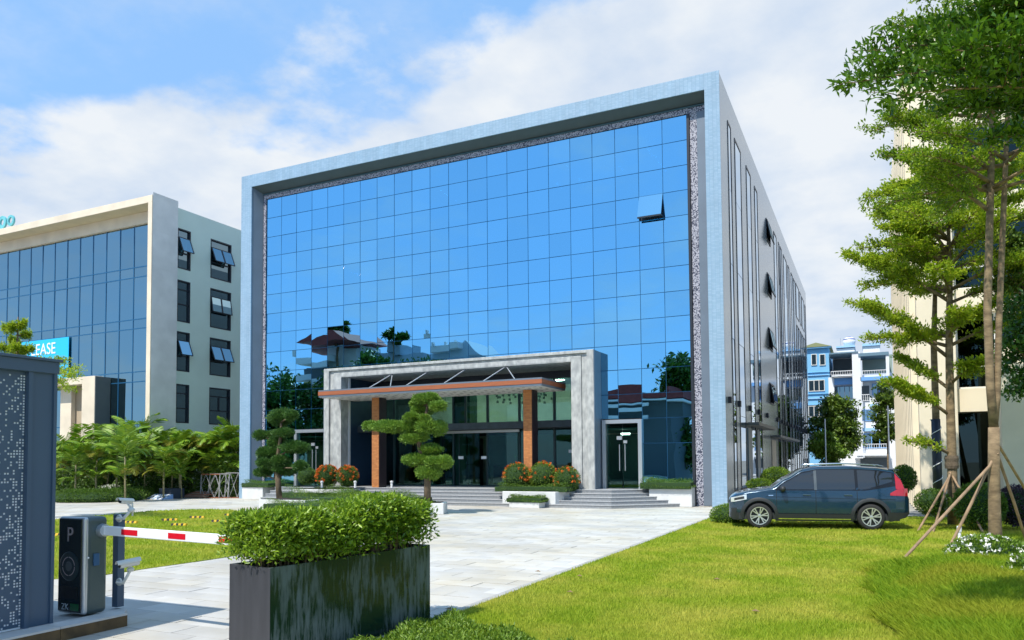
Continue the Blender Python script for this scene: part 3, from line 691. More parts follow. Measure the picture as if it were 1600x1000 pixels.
# banner and rooftop sign
bn = tag(MB().box(-20.6, -15.68, g_-.12, g_-.09, 6.82, 9.98).build('lease_banner', mat('cyan_banner', (.02,.50,.86), .5)), 'bright cyan lease banner on the glass of the left building', 'banner')
a = on_y(76, 546, g_-.13)
text('lettering', 'LEASE', 1.05, white_print, bn, (a[0]-.55, g_-.135, a[2]+.02), (R(90), 0, 0), .006, .92)
text('lettering', 'FOR', .8, white_print, bn, (a[0]-2.9, g_-.135, a[2]+.02), (R(90), 0, 0), .006, .92)
c = at_depth(16, 345, 52)
sg = thing('roof_sign', 'rounded teal sign standing on the roof edge of the left building', 'sign', (c[0], c[1], 17.3))
teal = mat('teal_sign', (.16,.55,.60), .45, var=.25, scale=1.2)
for k, dx in enumerate((-2.0, -.85, 0.1)):
    q = MB(); ro, ri, n = .52-.07*k, .22, 22
    for i in range(n):
        a0, a1 = 2*math.pi*i/n, 2*math.pi*(i+1)/n
        q.add([(c[0]+dx+r_*math.cos(t_), c[1]+yy, c[2]+r_*math.sin(t_)) for yy in (-.06,.06) for r_, t_ in ((ri,a0),(ro,a0),(ro,a1),(ri,a1))], [(0,1,2,3),(7,6,5,4),(1,5,6,2),(0,3,7,4)])
    q.build('sign_ring', teal, sg)
    MB().bar((c[0]+dx, c[1]+.1, 17.1), (c[0]+dx, c[1]+.1, c[2]), .08, .08).build('post', steel, sg)

# ------------------------------------------------------------------ office building on the right (cream)
RX = 31.82
rb = thing('right_office_building', 'tall cream building behind the trees at the right with ribbed side wall', 'office building', (38, 0, 0))
cream2 = mat('cream_panel', (.80,.71,.54), .6, var=.14, scale=.8)  # one even cream for the whole right building
rbH = 17.36
q = MB(); q.box(RX, 33.0, 0, .5, 0, rbH); q.build('corner_pier', cream2, rb, bevel=.02)
MB().box(RX+.04, RX+.4, .5, 22.5, 0, rbH-.02).build('side_wall', cream2, rb)
rm = MB().box(-.22, .04, -.22, .22, 0, rbH-.1); ro_ = rm.build('wall_rib', cream2); rdat = ro_.data; bpy.data.objects.remove(ro_)
y = 1.2; i = 0
while y < 22.3:
    place('wall_rib', rdat, rb, (RX+.04, y, .02)); y += 1.35; i += 1
for k, yy in enumerate((1.7, 3.6, 5.5, 7.4, 9.3, 12.1, 15.0, 18.8)):
    MB().box(RX+.005, RX+.045, yy-.09, yy+.09, 3.0, 4.3).build('slit_window', black_frame, rb)
MB().tube([(RX-.06, 22.3, 0), (RX-.06, 22.3, 17.3)], .06, 6).build('downpipe', dark_grey, rb)
q = MB()
for z0, z1 in ((3.45,4.25),(6.9,7.75),(10.2,11.0),(13.5,14.3),(16.2,17.34)): q.box(33.0, 60, .35, 1.6, z0, z1)
q.build('floor_band', cream2, rb)
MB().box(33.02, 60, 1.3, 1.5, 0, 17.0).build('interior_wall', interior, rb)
wf = mat('white_window_frame', (.70,.68,.62), .5)
for zi_, (z0, z1) in enumerate(((4.25,6.9),(7.75,10.2),(11.0,13.5),(14.3,16.2))):
    x = 33.05
    for k in range(6):
        xb = x+1.15; fr = MB()
        fr.box(x, x+.06, .55, .65, z0, z1); fr.box(x+.06, xb, .55, .65, z0, z0+.07); fr.box(x+.06, xb, .55, .65, z1-.07, z1); fr.box(x+.06, xb, .55, .65, z0+.75, z0+.83)
        o = fr.build('window', wf, rb); MB().box(x+.06, xb, .58, .60, z0+.07, z0+.75).build('window_pane', gl_shop, o); MB().box(x+.06, xb, .58, .60, z0+.83, z1-.07).build('window_pane', gl_shop, o)
        x = xb
for k in range(5): MB().box(33.05+1.2*k, 33.05+1.2*k+1.17, .9, .92, .1, 3.43).build('shop_pane', gl_shop, rb)
pr = MB(); pr.box(33.98, 34.62, -2.0, -1.2, 0, 5.55); pr.box(34.62, 45, -2.0, -1.2, 5.0, 5.55)
p2 = pr.build('porch', cream2, rb, bevel=.02)
MB().box(34.1, 45, -1.2, .3, 5.1, 5.5).build('porch_roof', cream2, p2)
MB().box(34.7, 44, .3, .34, 0, 5.0).build('porch_glass', gl_shop, p2)
MB().box(RX, 60, 1.6, 22.5, rbH-.5, rbH-.2).build('roof', roof_mat, rb)

# ------------------------------------------------------------------ townhouses behind
HY = 60.0
def hp(zx, zy, y=HY):
    a = on_y(1250+zx/4.165, 500+zy/4.165, y); return a[0], a[2]
sky_blue = mat('sky_blue_render', (.20,.48,.74), .8, var=.1, scale=.5); pale_blue = mat('pale_blue_render', (.36,.60,.85), .8, var=.1, scale=.5)
band_blue = mat('blue_band', (.16,.37,.70), .7); white_wall = mat('white_house_wall', (.80,.81,.82), .8, var=.08, scale=.6)
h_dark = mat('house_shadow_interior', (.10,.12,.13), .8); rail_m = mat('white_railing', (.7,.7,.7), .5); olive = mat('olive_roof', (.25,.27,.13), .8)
awn_m = mat('blue_grey_awning', (.13,.22,.28), .6)
def hbox(root, name, m, zx0, zx1, zy0, zy1, y0, y1, par=None):
    xa, za = hp(zx0, zy1); xb, zb = hp(zx1, zy0)
    return MB().box(xa, xb, HY+y0, HY+y1, za, zb).build(name, m, par or root)
def hwin(root, zx0, zx1, zy0, zy1, npan=2, frame=None, deep=.0):
    fm = frame or wf
    xa, za = hp(zx0, zy1); xb, zb = hp(zx1, zy0); t = .07
    fr = MB(); fr.box(xa-t, xa, HY-.08, HY+.02, za-t, zb+t); fr.box(xb, xb+t, HY-.08, HY+.02, za-t, zb+t); fr.box(xa, xb, HY-.08, HY+.02, zb, zb+t); fr.box(xa, xb, HY-.08, HY+.02, za-t, za)
    for k in range(1, npan): xm = xa+(xb-xa)*k/npan; fr.box(xm-.035, xm+.035, HY-.07, HY+.01, za, zb)
    o = fr.build('window', fm, root)
    for k in range(npan): MB().box(xa+(xb-xa)*k/npan+.02, xa+(xb-xa)*(k+1)/npan-.02, HY-.04, HY-.02, za, zb).build('pane', gl_dark, o)
    return o
def hrail(root, zx0, zx1, zy0, zy1):
    xa, za = hp(zx0, zy1); xb, zb = hp(zx1, zy0); y = HY-1.0
    q = MB(); q.box(xa, xb, y-.03, y+.03, zb-.07, zb); q.box(xa, xb, y-.03, y+.03, za, za+.06)
    n = max(4, int((xb-xa)/.22))
    for k in range(n+1): xk = xa+(xb-xa)*k/n; q.box(xk-.02, xk+.02, y-.02, y+.02, za+.06, zb-.07)
    return q.build('railing', rail_m, root)
h1 = thing('blue_townhouse', 'narrow sky blue townhouse with white windows and olive roof beside the main building', 'townhouse', (24.8, HY, 0))
hx0 = hp(20, 500)[0]; hx1 = hp(195, 500)[0]; ht = hp(0, 185)[1]
MB().box(hx0, hx1, HY+.02, HY+9, 0, ht).build('wall', sky_blue, h1)
q = MB(); q.prism([(hx0-.3, ht), (hx1+.3, ht), ((hx0+hx1)/2+.1, hp(0,157)[1])], HY-.4, HY+9, 'y'); q.build('roof', olive, h1)
MB().box(hx0-.25, hx1+.25, HY-.35, HY+.02, ht-.12, ht-.005).build('eave', sky_blue, h1)
for zx in ((78,104),(132,160)): hwin(h1, zx[0], zx[1], 225, 292, 1)
for zy in ((392,462),(560,630),(735,800)): hwin(h1, 60, 156, zy[0], zy[1], 3)
for zy in (335, 355, 475, 505, 545, 645, 680, 715): hbox(h1, 'string_course', pale_blue if zy in (355,505,680) else sky_blue, 50, 196, zy, zy+10, -.12, .02)
h2 = thing('balcony_townhouse', 'middle townhouse with roof terrace and striped water tank on its tower', 'townhouse', (27.5, HY, 0))
xa = hp(197, 0)[0]; xb = hp(375, 0)[0]; tz = hp(0, 373)[1]
MB().box(xa, xb, HY+.02, HY+10, 0, tz).build('wall', white_wall, h2)
MB().box(xa, xb, HY+3, HY+10, tz, hp(0,235)[1]).build('terrace_room', white_wall, h2)
MB().box(xa+.1, xb-.1, HY+2.9, HY+2.98, tz, hp(0,250)[1]).build('terrace_front', h_dark, h2)
hbox(h2, 'awning_roof', awn_m, 192, 378, 212, 232, -1.2, 3)
hbox(h2, 'column', white_wall, 357, 393, 215, 900, -1.1, .0)
hbox(h2, 'column', white_wall, 199, 222, 375, 900, -.4, .0)
hbox(h2, 'terrace_slab', white_wall, 205, 357, 366, 374, -1.1, .0)
hrail(h2, 205, 357, 332, 366)
hbox(h2, 'blue_panel', band_blue, 224, 356, 376, 424, -.3, .0); hwin(h2, 230, 352, 432, 512, 4, mat('grey_blue_frame', (.10,.13,.18), .5)); hbox(h2, 'blue_panel', band_blue, 224, 356, 525, 568, -.3, .0)
for zz in (585, 735): hwin(h2, 230, 352, zz, zz+85, 4)
hbox(h2, 'blue_panel', band_blue, 224, 356, 690, 722, -.3, .0)
hbox(h2, 'stair_tower', white_wall, 237, 352, 165, 222, 2, 6); hbox(h2, 'tower_cap', pale_blue, 230, 356, 148, 168, 1.8, 6.2)
tx, tz2 = hp(316, 118)
wt = thing('water_tank', 'white round water tank with blue stripes on the stair tower of the middle townhouse', 'water tank', (tx, HY+3, tz2-.6))
MB().ell((tx, HY+3, tz2), .68, .68, .58, 18, 12).build('tank_shell', white_metal, wt, smooth=True)
for k in range(3): MB().lathe([(.66-.17*k, .26+.13*k), (.60-.19*k, .34+.13*k)], (tx, HY+3, tz2-.02), 18).build('tank_stripe', mat('tank_blue', (.03,.06,.30), .4), wt)
MB().tube([(tx-.9, HY+3, tz2-1), (tx-.9, HY+3, tz2+.5)], .03, 5).build('antenna_pipe', steel, wt)
h3 = thing('white_townhouse', 'white and blue townhouse with stacked balconies next to the right building', 'townhouse', (31, HY, 0))
xa = hp(395, 0)[0]; xb = hp(597, 0)[0]; tz = hp(0, 372)[1]
MB().box(xa+.01, xb, HY+.02, HY+10, 0, tz).build('wall', white_wall, h3)
MB().box(xa+.01, xb, HY+2.5, HY+10, tz, hp(0,240)[1]).build('terrace_room', mat('terrace_green_wall', (.30,.38,.33), .8), h3)
hbox(h3, 'awning_roof', awn_m, 380, 575, 214, 246, -1.2, 2.6); hrail(h3, 393, 560, 328, 366)
hbox(h3, 'blue_band', band_blue, 394, 572, 370, 402, -1.1, .0); hbox(h3, 'column', white_wall, 560, 577, 215, 370, -1.1, -.9)
hbox(h3, 'opening', h_dark, 404, 450, 428, 530, -.06, .0); hwin(h3, 475, 555, 416, 486, 2, band_blue); hwin(h3, 408, 494, 585, 652, 4, band_blue); hbox(h3, 'opening', h_dark, 527, 562, 595, 685, -.06, .0)
hbox(h3, 'blue_panel', pale_blue, 400, 510, 702, 725, -.3, .0); hbox(h3, 'blue_panel', pale_blue, 455, 520, 545, 562, -.1, .0)
hwin(h3, 415, 570, 740, 830, 3, band_blue); hrail(h3, 408, 575, 805, 862); hrail(h3, 400, 452, 487, 532)
hbox(h3, 'balcony_slab', white_wall, 372, 582, 864, 884, -1.2, .0); hbox(h3, 'shop_opening', h_dark, 395, 580, 895, 960, -.08, .0)
hbox(h3, 'stair_tower', white_wall, 410, 520, 150, 224, 2, 6); hbox(h3, 'tower_cap', pale_blue, 404, 524, 132, 156, 1.8, 6.2)
# ------------------------------------------------------------------ ground, paving, lawns
ground_m = mat('ground_earth', (.20,.19,.16), .9, var=.3, scale=.3)
MB().add([(-400,-300,-.08),(400,-300,-.08),(400,600,-.08),(-400,600,-.08)], [(0,1,2,3)]).build('ground', ground_m, kind='structure')
joint_m = mat('paving_joint', (.36,.35,.32), .9, var=.3, scale=6)
def stone_mat():
    m = mat('pale_granite_paving', (.58,.565,.53), .62, var=.2, scale=1.1, bump=.08, bscale=30)
    N = m.node_tree.nodes; L = m.node_tree.links; b = N['Principled BSDF']; src = b.inputs['Base Color'].links[0].from_socket
    tcn = N.new('ShaderNodeTexCoord'); wg = N.new('ShaderNodeNewGeometry')
    n2 = N.new('ShaderNodeTexNoise'); n2.inputs['Scale'].default_value = .55; n2.inputs['Detail'].default_value = 8; n2.inputs['Roughness'].default_value = .65; L.new(wg.outputs['Position'], n2.inputs['Vector'])
    mr = N.new('ShaderNodeMapRange'); mr.inputs[1].default_value = .42; mr.inputs[2].default_value = .68; L.new(n2.outputs['Fac'], mr.inputs[0])
    st = N.new('ShaderNodeMixRGB'); L.new(mr.outputs[0], st.inputs[0]); L.new(src, st.inputs[1]); st.inputs[2].default_value = (.50,.45,.35,1)
    oi = N.new('ShaderNodeObjectInfo'); ri = N.new('ShaderNodeMath'); ri.operation = 'ADD'; L.new(oi.outputs['Random'], ri.inputs[0]); L.new(wg.outputs['Random Per Island'], ri.inputs[1])
    fr = N.new('ShaderNodeMath'); fr.operation = 'FRACT'; L.new(ri.outputs[0], fr.inputs[0])
    n5 = N.new('ShaderNodeTexNoise'); n5.inputs['Scale'].default_value = .22; n5.inputs['Detail'].default_value = 9; n5.inputs['Roughness'].default_value = .7; L.new(wg.outputs['Position'], n5.inputs['Vector']); m5 = N.new('ShaderNodeMapRange'); m5.inputs[1].default_value = .35; m5.inputs[2].default_value = .6; m5.inputs[3].default_value = .82; L.new(n5.outputs['Fac'], m5.inputs[0])
    m2 = N.new('ShaderNodeMapRange'); m2.inputs[3].default_value = .88; m2.inputs[4].default_value = 1.06; L.new(fr.outputs[0], m2.inputs[0])
    mu = N.new('ShaderNodeMixRGB'); mu.blend_type = 'MULTIPLY'; mu.inputs[0].default_value = 1; L.new(st.outputs[0], mu.inputs[1]); mq = N.new('ShaderNodeMath'); mq.operation = 'MULTIPLY'; L.new(m2.outputs[0], mq.inputs[0]); L.new(m5.outputs[0], mq.inputs[1]); L.new(mq.outputs[0], mu.inputs[2]); L.new(mu.outputs[0], b.inputs['Base Color'])
    return m
paving = stone_mat()
dv = MB().add([(-60,-60,-.016),(25.5,-60,-.016),(25.5,1.2,-.016),(-60,1.2,-.016)], [(0,1,2,3)]).build('driveway', joint_m, kind='structure')
SW_, SH_ = .80, .40
near, far = [], []
ys = np.arange(-30.0, 0.9, SH_)
for j, y in enumerate(ys):
    xs0 = -14.0 + (SW_/2 if j % 2 else 0)
    x = xs0
    while x < 25.48:
        x1 = min(x+SW_, 25.49)
        if x1-x > .06:
            cxx, cyy = (x+x1)/2-CAM[0], y+SH_/2-CAM[1]
            dep = cxx*_fw[0]+cyy*_fw[1]; lat = cxx*_r0[0]+cyy*_r0[1]
            px = 800+CAM_F*lat/max(dep,.1); py = 718+CAM_F*1.869/max(dep,.1)
            vis = dep > 1 and -60 < px < 1150 and py < 1030
            hid = (355 < px < 672 and py > 850) or px < 60 or (px < 215 and py > 940)
            (near if vis and not hid else far).append((dep, x, x1, y, vis))
        x = x1
near.sort()
pick, rest = near[:300], near[300:]+[q for q in far if q[4] or q[0] < 45]
mesh_cache = {}
for dep, x0_, x1_, y_, _ in pick:
    w = round(x1_-x0_, 3)
    if w not in mesh_cache:
        o = MB().box(-w/2+.004, w/2-.004, -SH_/2+.004, SH_/2-.004, -.04, 0).build('paving_stone', paving); mesh_cache[w] = o.data; bpy.data.objects.remove(o)
    place('paving_stone', mesh_cache[w], dv, ((x0_+x1_)/2, y_+SH_/2, random.uniform(-.003,.002)), (random.gauss(0,.0015), random.gauss(0,.0015), 0))
q = MB()
for dep, x0_, x1_, y_, _ in rest:
    z = random.uniform(-.003,.002); q.add([(x0_+.004,y_+.004,z),(x1_-.004,y_+.004,z),(x1_-.004,y_+SH_-.004,z),(x0_+.004,y_+SH_-.004,z), (x0_+.004,y_+.004,-.04),(x1_-.004,y_+.004,-.04),(x1_-.004,y_+SH_-.004,-.04),(x0_+.004,y_+SH_-.004,-.04)], [(0,1,2,3),(0,4,5,1),(1,5,6,2),(2,6,7,3),(3,7,4,0)])
q.build('paving_field', paving, dv, kind='stuff')
MB().add([(25.6,-3,-.02),(31.8,-3,-.02),(31.8,120,-.02),(25.6,120,-.02)], [(0,1,2,3)]).build('alley', mat('alley_concrete', (.33,.33,.31), .9, var=.25, scale=.6), kind='structure')

lawn_m = mat('lawn_turf', (.30,.33,.02), .9, col2=(.15,.22,.014), scale=.9, bump=.4, bscale=60)
def grass_mat(name, c1, c2, c3, tr=.45):
    m = mat(name, c1, .65, col2=c2, scale=.8, island=True, trans=tr, spec=.2)
    N = m.node_tree.nodes; L = m.node_tree.links; b = N['Principled BSDF']; src = b.inputs['Base Color'].links[0].from_socket
    g = N.new('ShaderNodeNewGeometry'); nz = N.new('ShaderNodeTexNoise'); nz.inputs['Scale'].default_value = .8; nz.inputs['Detail'].default_value = 5; L.new(g.outputs['Position'], nz.inputs['Vector'])
    mr = N.new('ShaderNodeMapRange'); mr.inputs[1].default_value = .42; mr.inputs[2].default_value = .64; L.new(nz.outputs['Fac'], mr.inputs[0])
    mxn = N.new('ShaderNodeMixRGB'); L.new(mr.outputs[0], mxn.inputs[0]); L.new(src, mxn.inputs[1]); mxn.inputs[2].default_value = (*c3, 1)
    mf = N.new('ShaderNodeMath'); mf.operation = 'MULTIPLY'; mf.inputs[1].default_value = .75; L.new(mr.outputs[0], mf.inputs[0]); L.new(mf.outputs[0], mxn.inputs[0])
    L.new(mxn.outputs[0], b.inputs['Base Color'])
    for l in list(N['Translucent BSDF'].inputs[0].links): L.remove(l)
    L.new(mxn.outputs[0], N['Translucent BSDF'].inputs[0])
    return m
grass_m = grass_mat('lawn_grass', (.46,.52,.045), (.24,.37,.022), (.58,.54,.10))
cover_m = grass_mat('ground_cover_grass', (.36,.46,.022), (.12,.25,.010), (.34,.34,.03))
def in_poly(P, poly):
    x, y = P[:,0], P[:,1]; ins = np.zeros(len(P), bool); n = len(poly)
    for i in range(n):
        x1, y1 = poly[i]; x2, y2 = poly[(i+1) % n]
        c = ((y1 > y) != (y2 > y)) & (x < (x2-x1)*(y-y1)/(y2-y1+1e-12)+x1); ins ^= c
    return ins
def blades(poly, n, h, w, dmin, dmax, hz=None, lean=.35, a0=-.72, a1=.72, wgrow=.0011):
    d = dmin*np.exp(RNG.random(n*3)*math.log(dmax/dmin)); a = CAM_YAW + a0 + (a1-a0)*RNG.random(n*3)
    P = np.stack([CAM[0]+d*np.sin(a), CAM[1]+d*np.cos(a), np.zeros(n*3)], 1); k = in_poly(P, poly); P = P[k][:n]; d = d[k][:n]; m = len(P)
    if hz is not None: P[:,2] = hz(P)
    H = h*(.5+RNG.random(m)); Wd = w + wgrow*d; th = RNG.random(m)*2*math.pi
    s = np.stack([np.cos(th), np.sin(th), np.zeros(m)], 1)*(Wd/2)[:,None]
    L_ = RNG.normal(size=(m,2))*lean*H[:,None]
    tip = P + np.stack([L_[:,0], L_[:,1], H], 1)
    V = np.stack([P-s, P+s, tip], 1).reshape(-1,3); F = np.arange(m*3).reshape(-1,3)
    return V, F
lawnR = [(25.62,-40),(45,-40),(45,-3.0),(25.62,-3.0)]
MB().prism(lawnR, -.1, .012).build('lawn', lawn_m, kind='structure')
V, F = blades(lawnR, 360000, .042, .004, 6.5, 30, hz=lambda P: np.full(len(P), .008))
o = tri_mesh('lawn_grass', V, F, grass_m, kind='stuff'); tag(o, 'sunny yellow green grass of the right lawn under the parked car', 'grass')
lawnL = [(5.48,-13.65),(5.15,-11.9),(4.95,-10.6),(4.78,-9.2),(5.3,-8.3),(6.24,-7.67),(7.17,-7.56),(8.44,-8.32),(12,-9.8),(15.5,-12.5),(17.8,-15.8),(18.66,-18.8),(18.5,-21.7),(17.4,-22.7),(12,-24),(6,-20)]
MB().prism(lawnL, -.1, .014).build('lawn', lawn_m, kind='structure')
V, F = blades(lawnL, 90000, .05, .004, 9, 36, hz=lambda P: np.full(len(P), .01), a0=-.75, a1=-.0)
o = tri_mesh('island_grass', V, F, grass_m, kind='stuff'); tag(o, 'rounded grass island between the barrier and the palm hedge', 'grass')
# kerb along the right lawn: separate stones
kb = MB().box(25.50, 25.62, -40, -3.0, -.1, -.02).build('kerb', joint_m, kind='structure')
ks = MB().box(.002, .118, .004, .996, -.05, .022); o = ks.build('kerb_stone', mat('kerb_granite', (.40,.39,.37), .7, var=.25, scale=3), bevel=0); kd = o.data; bpy.data.objects.remove(o)
for i in range(25): place('kerb_stone', kd, kb, (25.50, -28+i, random.uniform(-.003,.003)))
# ground cover: mound on the right and strip at the planter's foot
moundP = [(30.25,-15.6),(30.9,-15.1),(33,-14.4),(36,-14.5),(36,-25),(30.5,-25),(30.3,-22.6),(30.55,-21.5),(30.2,-20.2),(30.4,-19),(30.05,-18),(30.3,-17.2),(30.05,-16.4)]
def mound_h(P): return .24*np.clip((P[:,0]-30.1)/1.2, 0, 1)*np.clip((-14.6-P[:,1])/1.5, 0, 1) + .02*RNG.random(len(P))
V, F = blades(moundP, 130000, .095, .006, 7.5, 20, hz=mound_h, lean=.9, a0=.1, a1=.8, wgrow=.0014)
o = tri_mesh('ground_cover', V, F, cover_m, kind='stuff'); tag(o, 'shaggy dark green ground cover mound at the lower right corner', 'ground cover')
stripP = [(25.63,-26),(28.3,-26),(28.0,-23.3),(27.2,-23.0),(26.6,-22.7),(26.1,-22.45),(25.75,-22.2),(25.63,-22.4)]
lt = MB()
for px, py in ((890,925),(840,893),(1180,955),(700,952),(905,900),(1120,905)):
    a = on_z(px, py, .05); lt.add([a+np.array([-.05,0,0]), a+np.array([.0,-.03,.01]), a+np.array([.06,0,0]), a+np.array([0,.03,.02])], [(0,1,2,3)])
lt.build('fallen_leaves', mat('dry_leaf', (.20,.13,.06), .8), kind='stuff'); bpy.context.scene.objects['fallen_leaves']['label'] = 'few dry leaves lying on the paving and lawn edge'; bpy.context.scene.objects['fallen_leaves']['category'] = 'leaves'
MB().box(31.6, 40, -13.2, -11.6, -.05, .03).build('path', paving, kind='structure')

# ------------------------------------------------------------------ barrier island, booth, barrier, camera post
isl = MB().prism([(18,-31),(22.36,-31),(22.36,-23.95),(22.1,-23.70),(18,-23.70)], -.05, .125).build('kerb_island', mat('island_concrete', (.55,.54,.51), .8, var=.15, scale=2), kind='structure')
kd2 = MB().box(-.075, .0, .003, .797, -.17, .008); o = kd2.build('kerb_stone', mat('brown_kerb_stone', (.18,.11,.045), .75, var=.5, scale=5, col2=(.07,.045,.02)), bevel=0); kdd = o.data; bpy.data.objects.remove(o)
cap = MB().box(-.28, .004, .003, .797, .008, .03); o = cap.build('coping_stone', mat('coping_granite', (.60,.59,.56), .7, var=.15, scale=4)); cpd = o.data; bpy.data.objects.remove(o)
for i in range(6):
    place('kerb_stone', kdd, isl, (22.44, -28.75+.8*i, .118)); place('coping_stone', cpd, isl, (22.44, -28.75+.8*i, .118))
IZT = .148
booth_m = mat('slate_booth_panel', (.060,.105,.165), .42, .1, .5, .08, 1.5)
bt = thing('guard_booth', 'slate blue guard booth with a pierced panel at the left edge', 'booth', (21.1, -26, IZT))
BX = 22.15; b0, b1 = -24.93, -24.66
MB().box(BX-.12, BX, b0, b1, IZT, 2.86).build('corner_panel', booth_m, bt)
MB().box(BX-.05, BX+.022, b1-.03, b1+.006, IZT, 2.86).build('corner_post', booth_m, bt)
MB().box(BX-.05, BX+.022, b0-.035, b0+.012, IZT, 2.86).build('panel_post', booth_m, bt)
MB().box(20.0, BX-.12, b1-.1, b1, IZT, 2.86).build('end_wall', booth_m, bt)
rf_ = MB(); rf_.box(19.9, BX+.035, -28, b1+.02, 2.86, 2.99); rf_.box(19.85, BX+.06, -28, b1+.045, 2.99, 3.02); rf_.build('roof', booth_m, bt, bevel=.005)
pt = .0295; ncol = 24; nrow = 90; q = MB(); ph_ = MB(); yR = b0-.04; zB = IZT+.02
rg = random.Random(5); X_ = BX-.03
occ = {}
for r_ in range(nrow):
    runp = .5+.5*math.sin(r_*.33)*math.sin(r_*.11+1)
    for c_ in range(ncol):
        pr_ = (.85 if c_ == 0 else .62*math.exp(-c_/5.5)*(.35+runp*1.2)+.03)
        if rg.random() < pr_ and 1 <= c_+1: occ[(r_, c_)] = 1
hs_ = .0092
for r_ in range(nrow):
    for c_ in range(ncol):
        ya, yb = yR-(c_+1)*pt, yR-c_*pt; za, zb = zB+r_*pt, zB+(r_+1)*pt
        if (r_, c_) in occ:
            ym, zm = (ya+yb)/2, (za+zb)/2
            q.add([(X_,ya,za),(X_,yb,za),(X_,yb,zb),(X_,ya,zb),(X_,ym-hs_,zm-hs_),(X_,ym+hs_,zm-hs_),(X_,ym+hs_,zm+hs_),(X_,ym-hs_,zm+hs_)], [(0,1,5,4),(1,2,6,5),(2,3,7,6),(3,0,4,7)])
        else: q.add([(X_,ya,za),(X_,yb,za),(X_,yb,zb),(X_,ya,zb)], [(0,1,2,3)])
q.box(X_-.004, X_, -28, yR-ncol*pt, zB, zB+nrow*pt); q.box(X_-.004, X_, -28, yR, zB+nrow*pt, 2.87)
q.build('pierced_panel', booth_m, bt)
MB().box(BX-.045, BX-.036, -28, b0-.04, IZT, 2.86).build('hole_light_plate', mat('hole_light_white', (.88,.90,.92), .5), bt)  # white plate added behind the holes; its colour stands for daylight through them

# barrier
gt_m = mat('barrier_grey', (.085,.12,.125), .35, .5); blk = mat('gloss_black_panel', (.006,.012,.014), .12)
bg_ = thing('parking_barrier', 'parking barrier cabinet with black front and red striped white arm', 'barrier', (21.85, -24.05, IZT))
x0b, x1b, y0b, y1b, zt_b = 21.68, 22.13, -24.28, -23.98, 1.26
MB().box(x0b, x1b, y0b+.03, y1b, IZT, zt_b).build('cabinet', gt_m, bg_, bevel=.05, seg=4)
MB().box(x0b+.0, x1b+.004, y0b, y0b+.06, IZT+.01, zt_b+.004).build('front_trim', mat('silver_trim', (.55,.57,.58), .3, .6), bg_, bevel=.045, seg=4)
fp = MB().box(x0b+.012, x1b-.035, y0b-.012, y0b+.02, IZT+.03, zt_b-.012).build('front_panel', blk, bg_, bevel=.03, seg=4)
xm = (x0b+x1b)/2-.012; rd = mat('dark_ring_disc', (.02,.035,.038), .3)
MB().lathe([(.0,-.006),(.155,-.006),(.168,.0)], (xm, y0b-.0125, .70), 40, 'y').build('disc', rd, fp)
q = MB(); n = 48
for i in range(n):
    if i % 12 == 0: continue
    a0, a1 = 2*math.pi*i/n, 2*math.pi*(i+1)/n
    q.add([(xm+r_*math.cos(a), y0b-.021, .70+r_*math.sin(a)) for r_, a in ((.098,a0),(.11,a0),(.11,a1),(.098,a1))], [(0,1,2,3)])
q.build('ring_mark', mat('rose_silver_print', (.62,.50,.50), .3, .5), fp)
MB().lathe([(.0,-.004),(.05,-.004),(.055,.0)], (xm, y0b-.019, .70), 24, 'y').build('lens', mat('grey_lens', (.10,.11,.115), .3), fp)
text('letter_mark', 'P', .24, MATS['rose_silver_print'], fp, (xm+.01, y0b-.016, 1.055), (R(90),0,0), .002, .9)
text('letter_mark', 'ZK', .10, mat('pale_print', (.55,.58,.58), .4), fp, (xm-.06, y0b-.016, .235), (R(90),0,0), .002, 1.0)
MB().box(xm-.15, xm+.15, y0b-.016, y0b-.011, .33, .47).build('recess_strip', mat('deep_black', (.004,.005,.006), .3), fp)
MB().box(xm+.03, xm+.17, y0b-.0155, y0b-.011, .20, .28).build('status_strip', mat('dark_green_screen', (.01,.10,.03), .2), fp)
MB().box(x1b+.001, x1b+.02, -24.17, -24.10, .70, .84).build('lock_cover', mat('blue_cover', (.03,.10,.20), .4), bg_, bevel=.006)
MB().lathe([(.0,.01),(.01,.008),(.011,0)], (x1b+.0, -24.23, .80), 12, 'x').build('indicator', white_print, bg_)
A = on_y(168, 829, -24.06); B = on_y(363, 844, -24.12); dirv = (B-A)/np.linalg.norm(B-A)
E_ = A + dirv*((24.60-A[0])/dirv[0]); A2 = A - dirv*.12
arm = MB().bar(A2, E_, .05, .105).build('barrier_arm', mat('white_arm_paint', (.80,.82,.83), .35), bg_, bevel=.008)
side = np.cross(dirv, [0,0,1]); side = side/np.linalg.norm(side)
red = mat('red_reflective_tape', (.60,.008,.02), .3)
for p0, p1 in ((190,216),(266,294),(348,373)):
    t0 = float(np.dot(on_y(p0, 836, -24.09)-A, dirv)); t1 = float(np.dot(on_y(p1, 839, -24.09)-A, dirv))
    MB().bar(A+dirv*t0, A+dirv*t1, .056, .062).build('red_stripe', red, arm)
MB().lathe([(.0,.06),(.07,.06),(.08,.0)], (x1b, -24.06, A[2]), 20, 'x').build('arm_hub', steel, bg_)
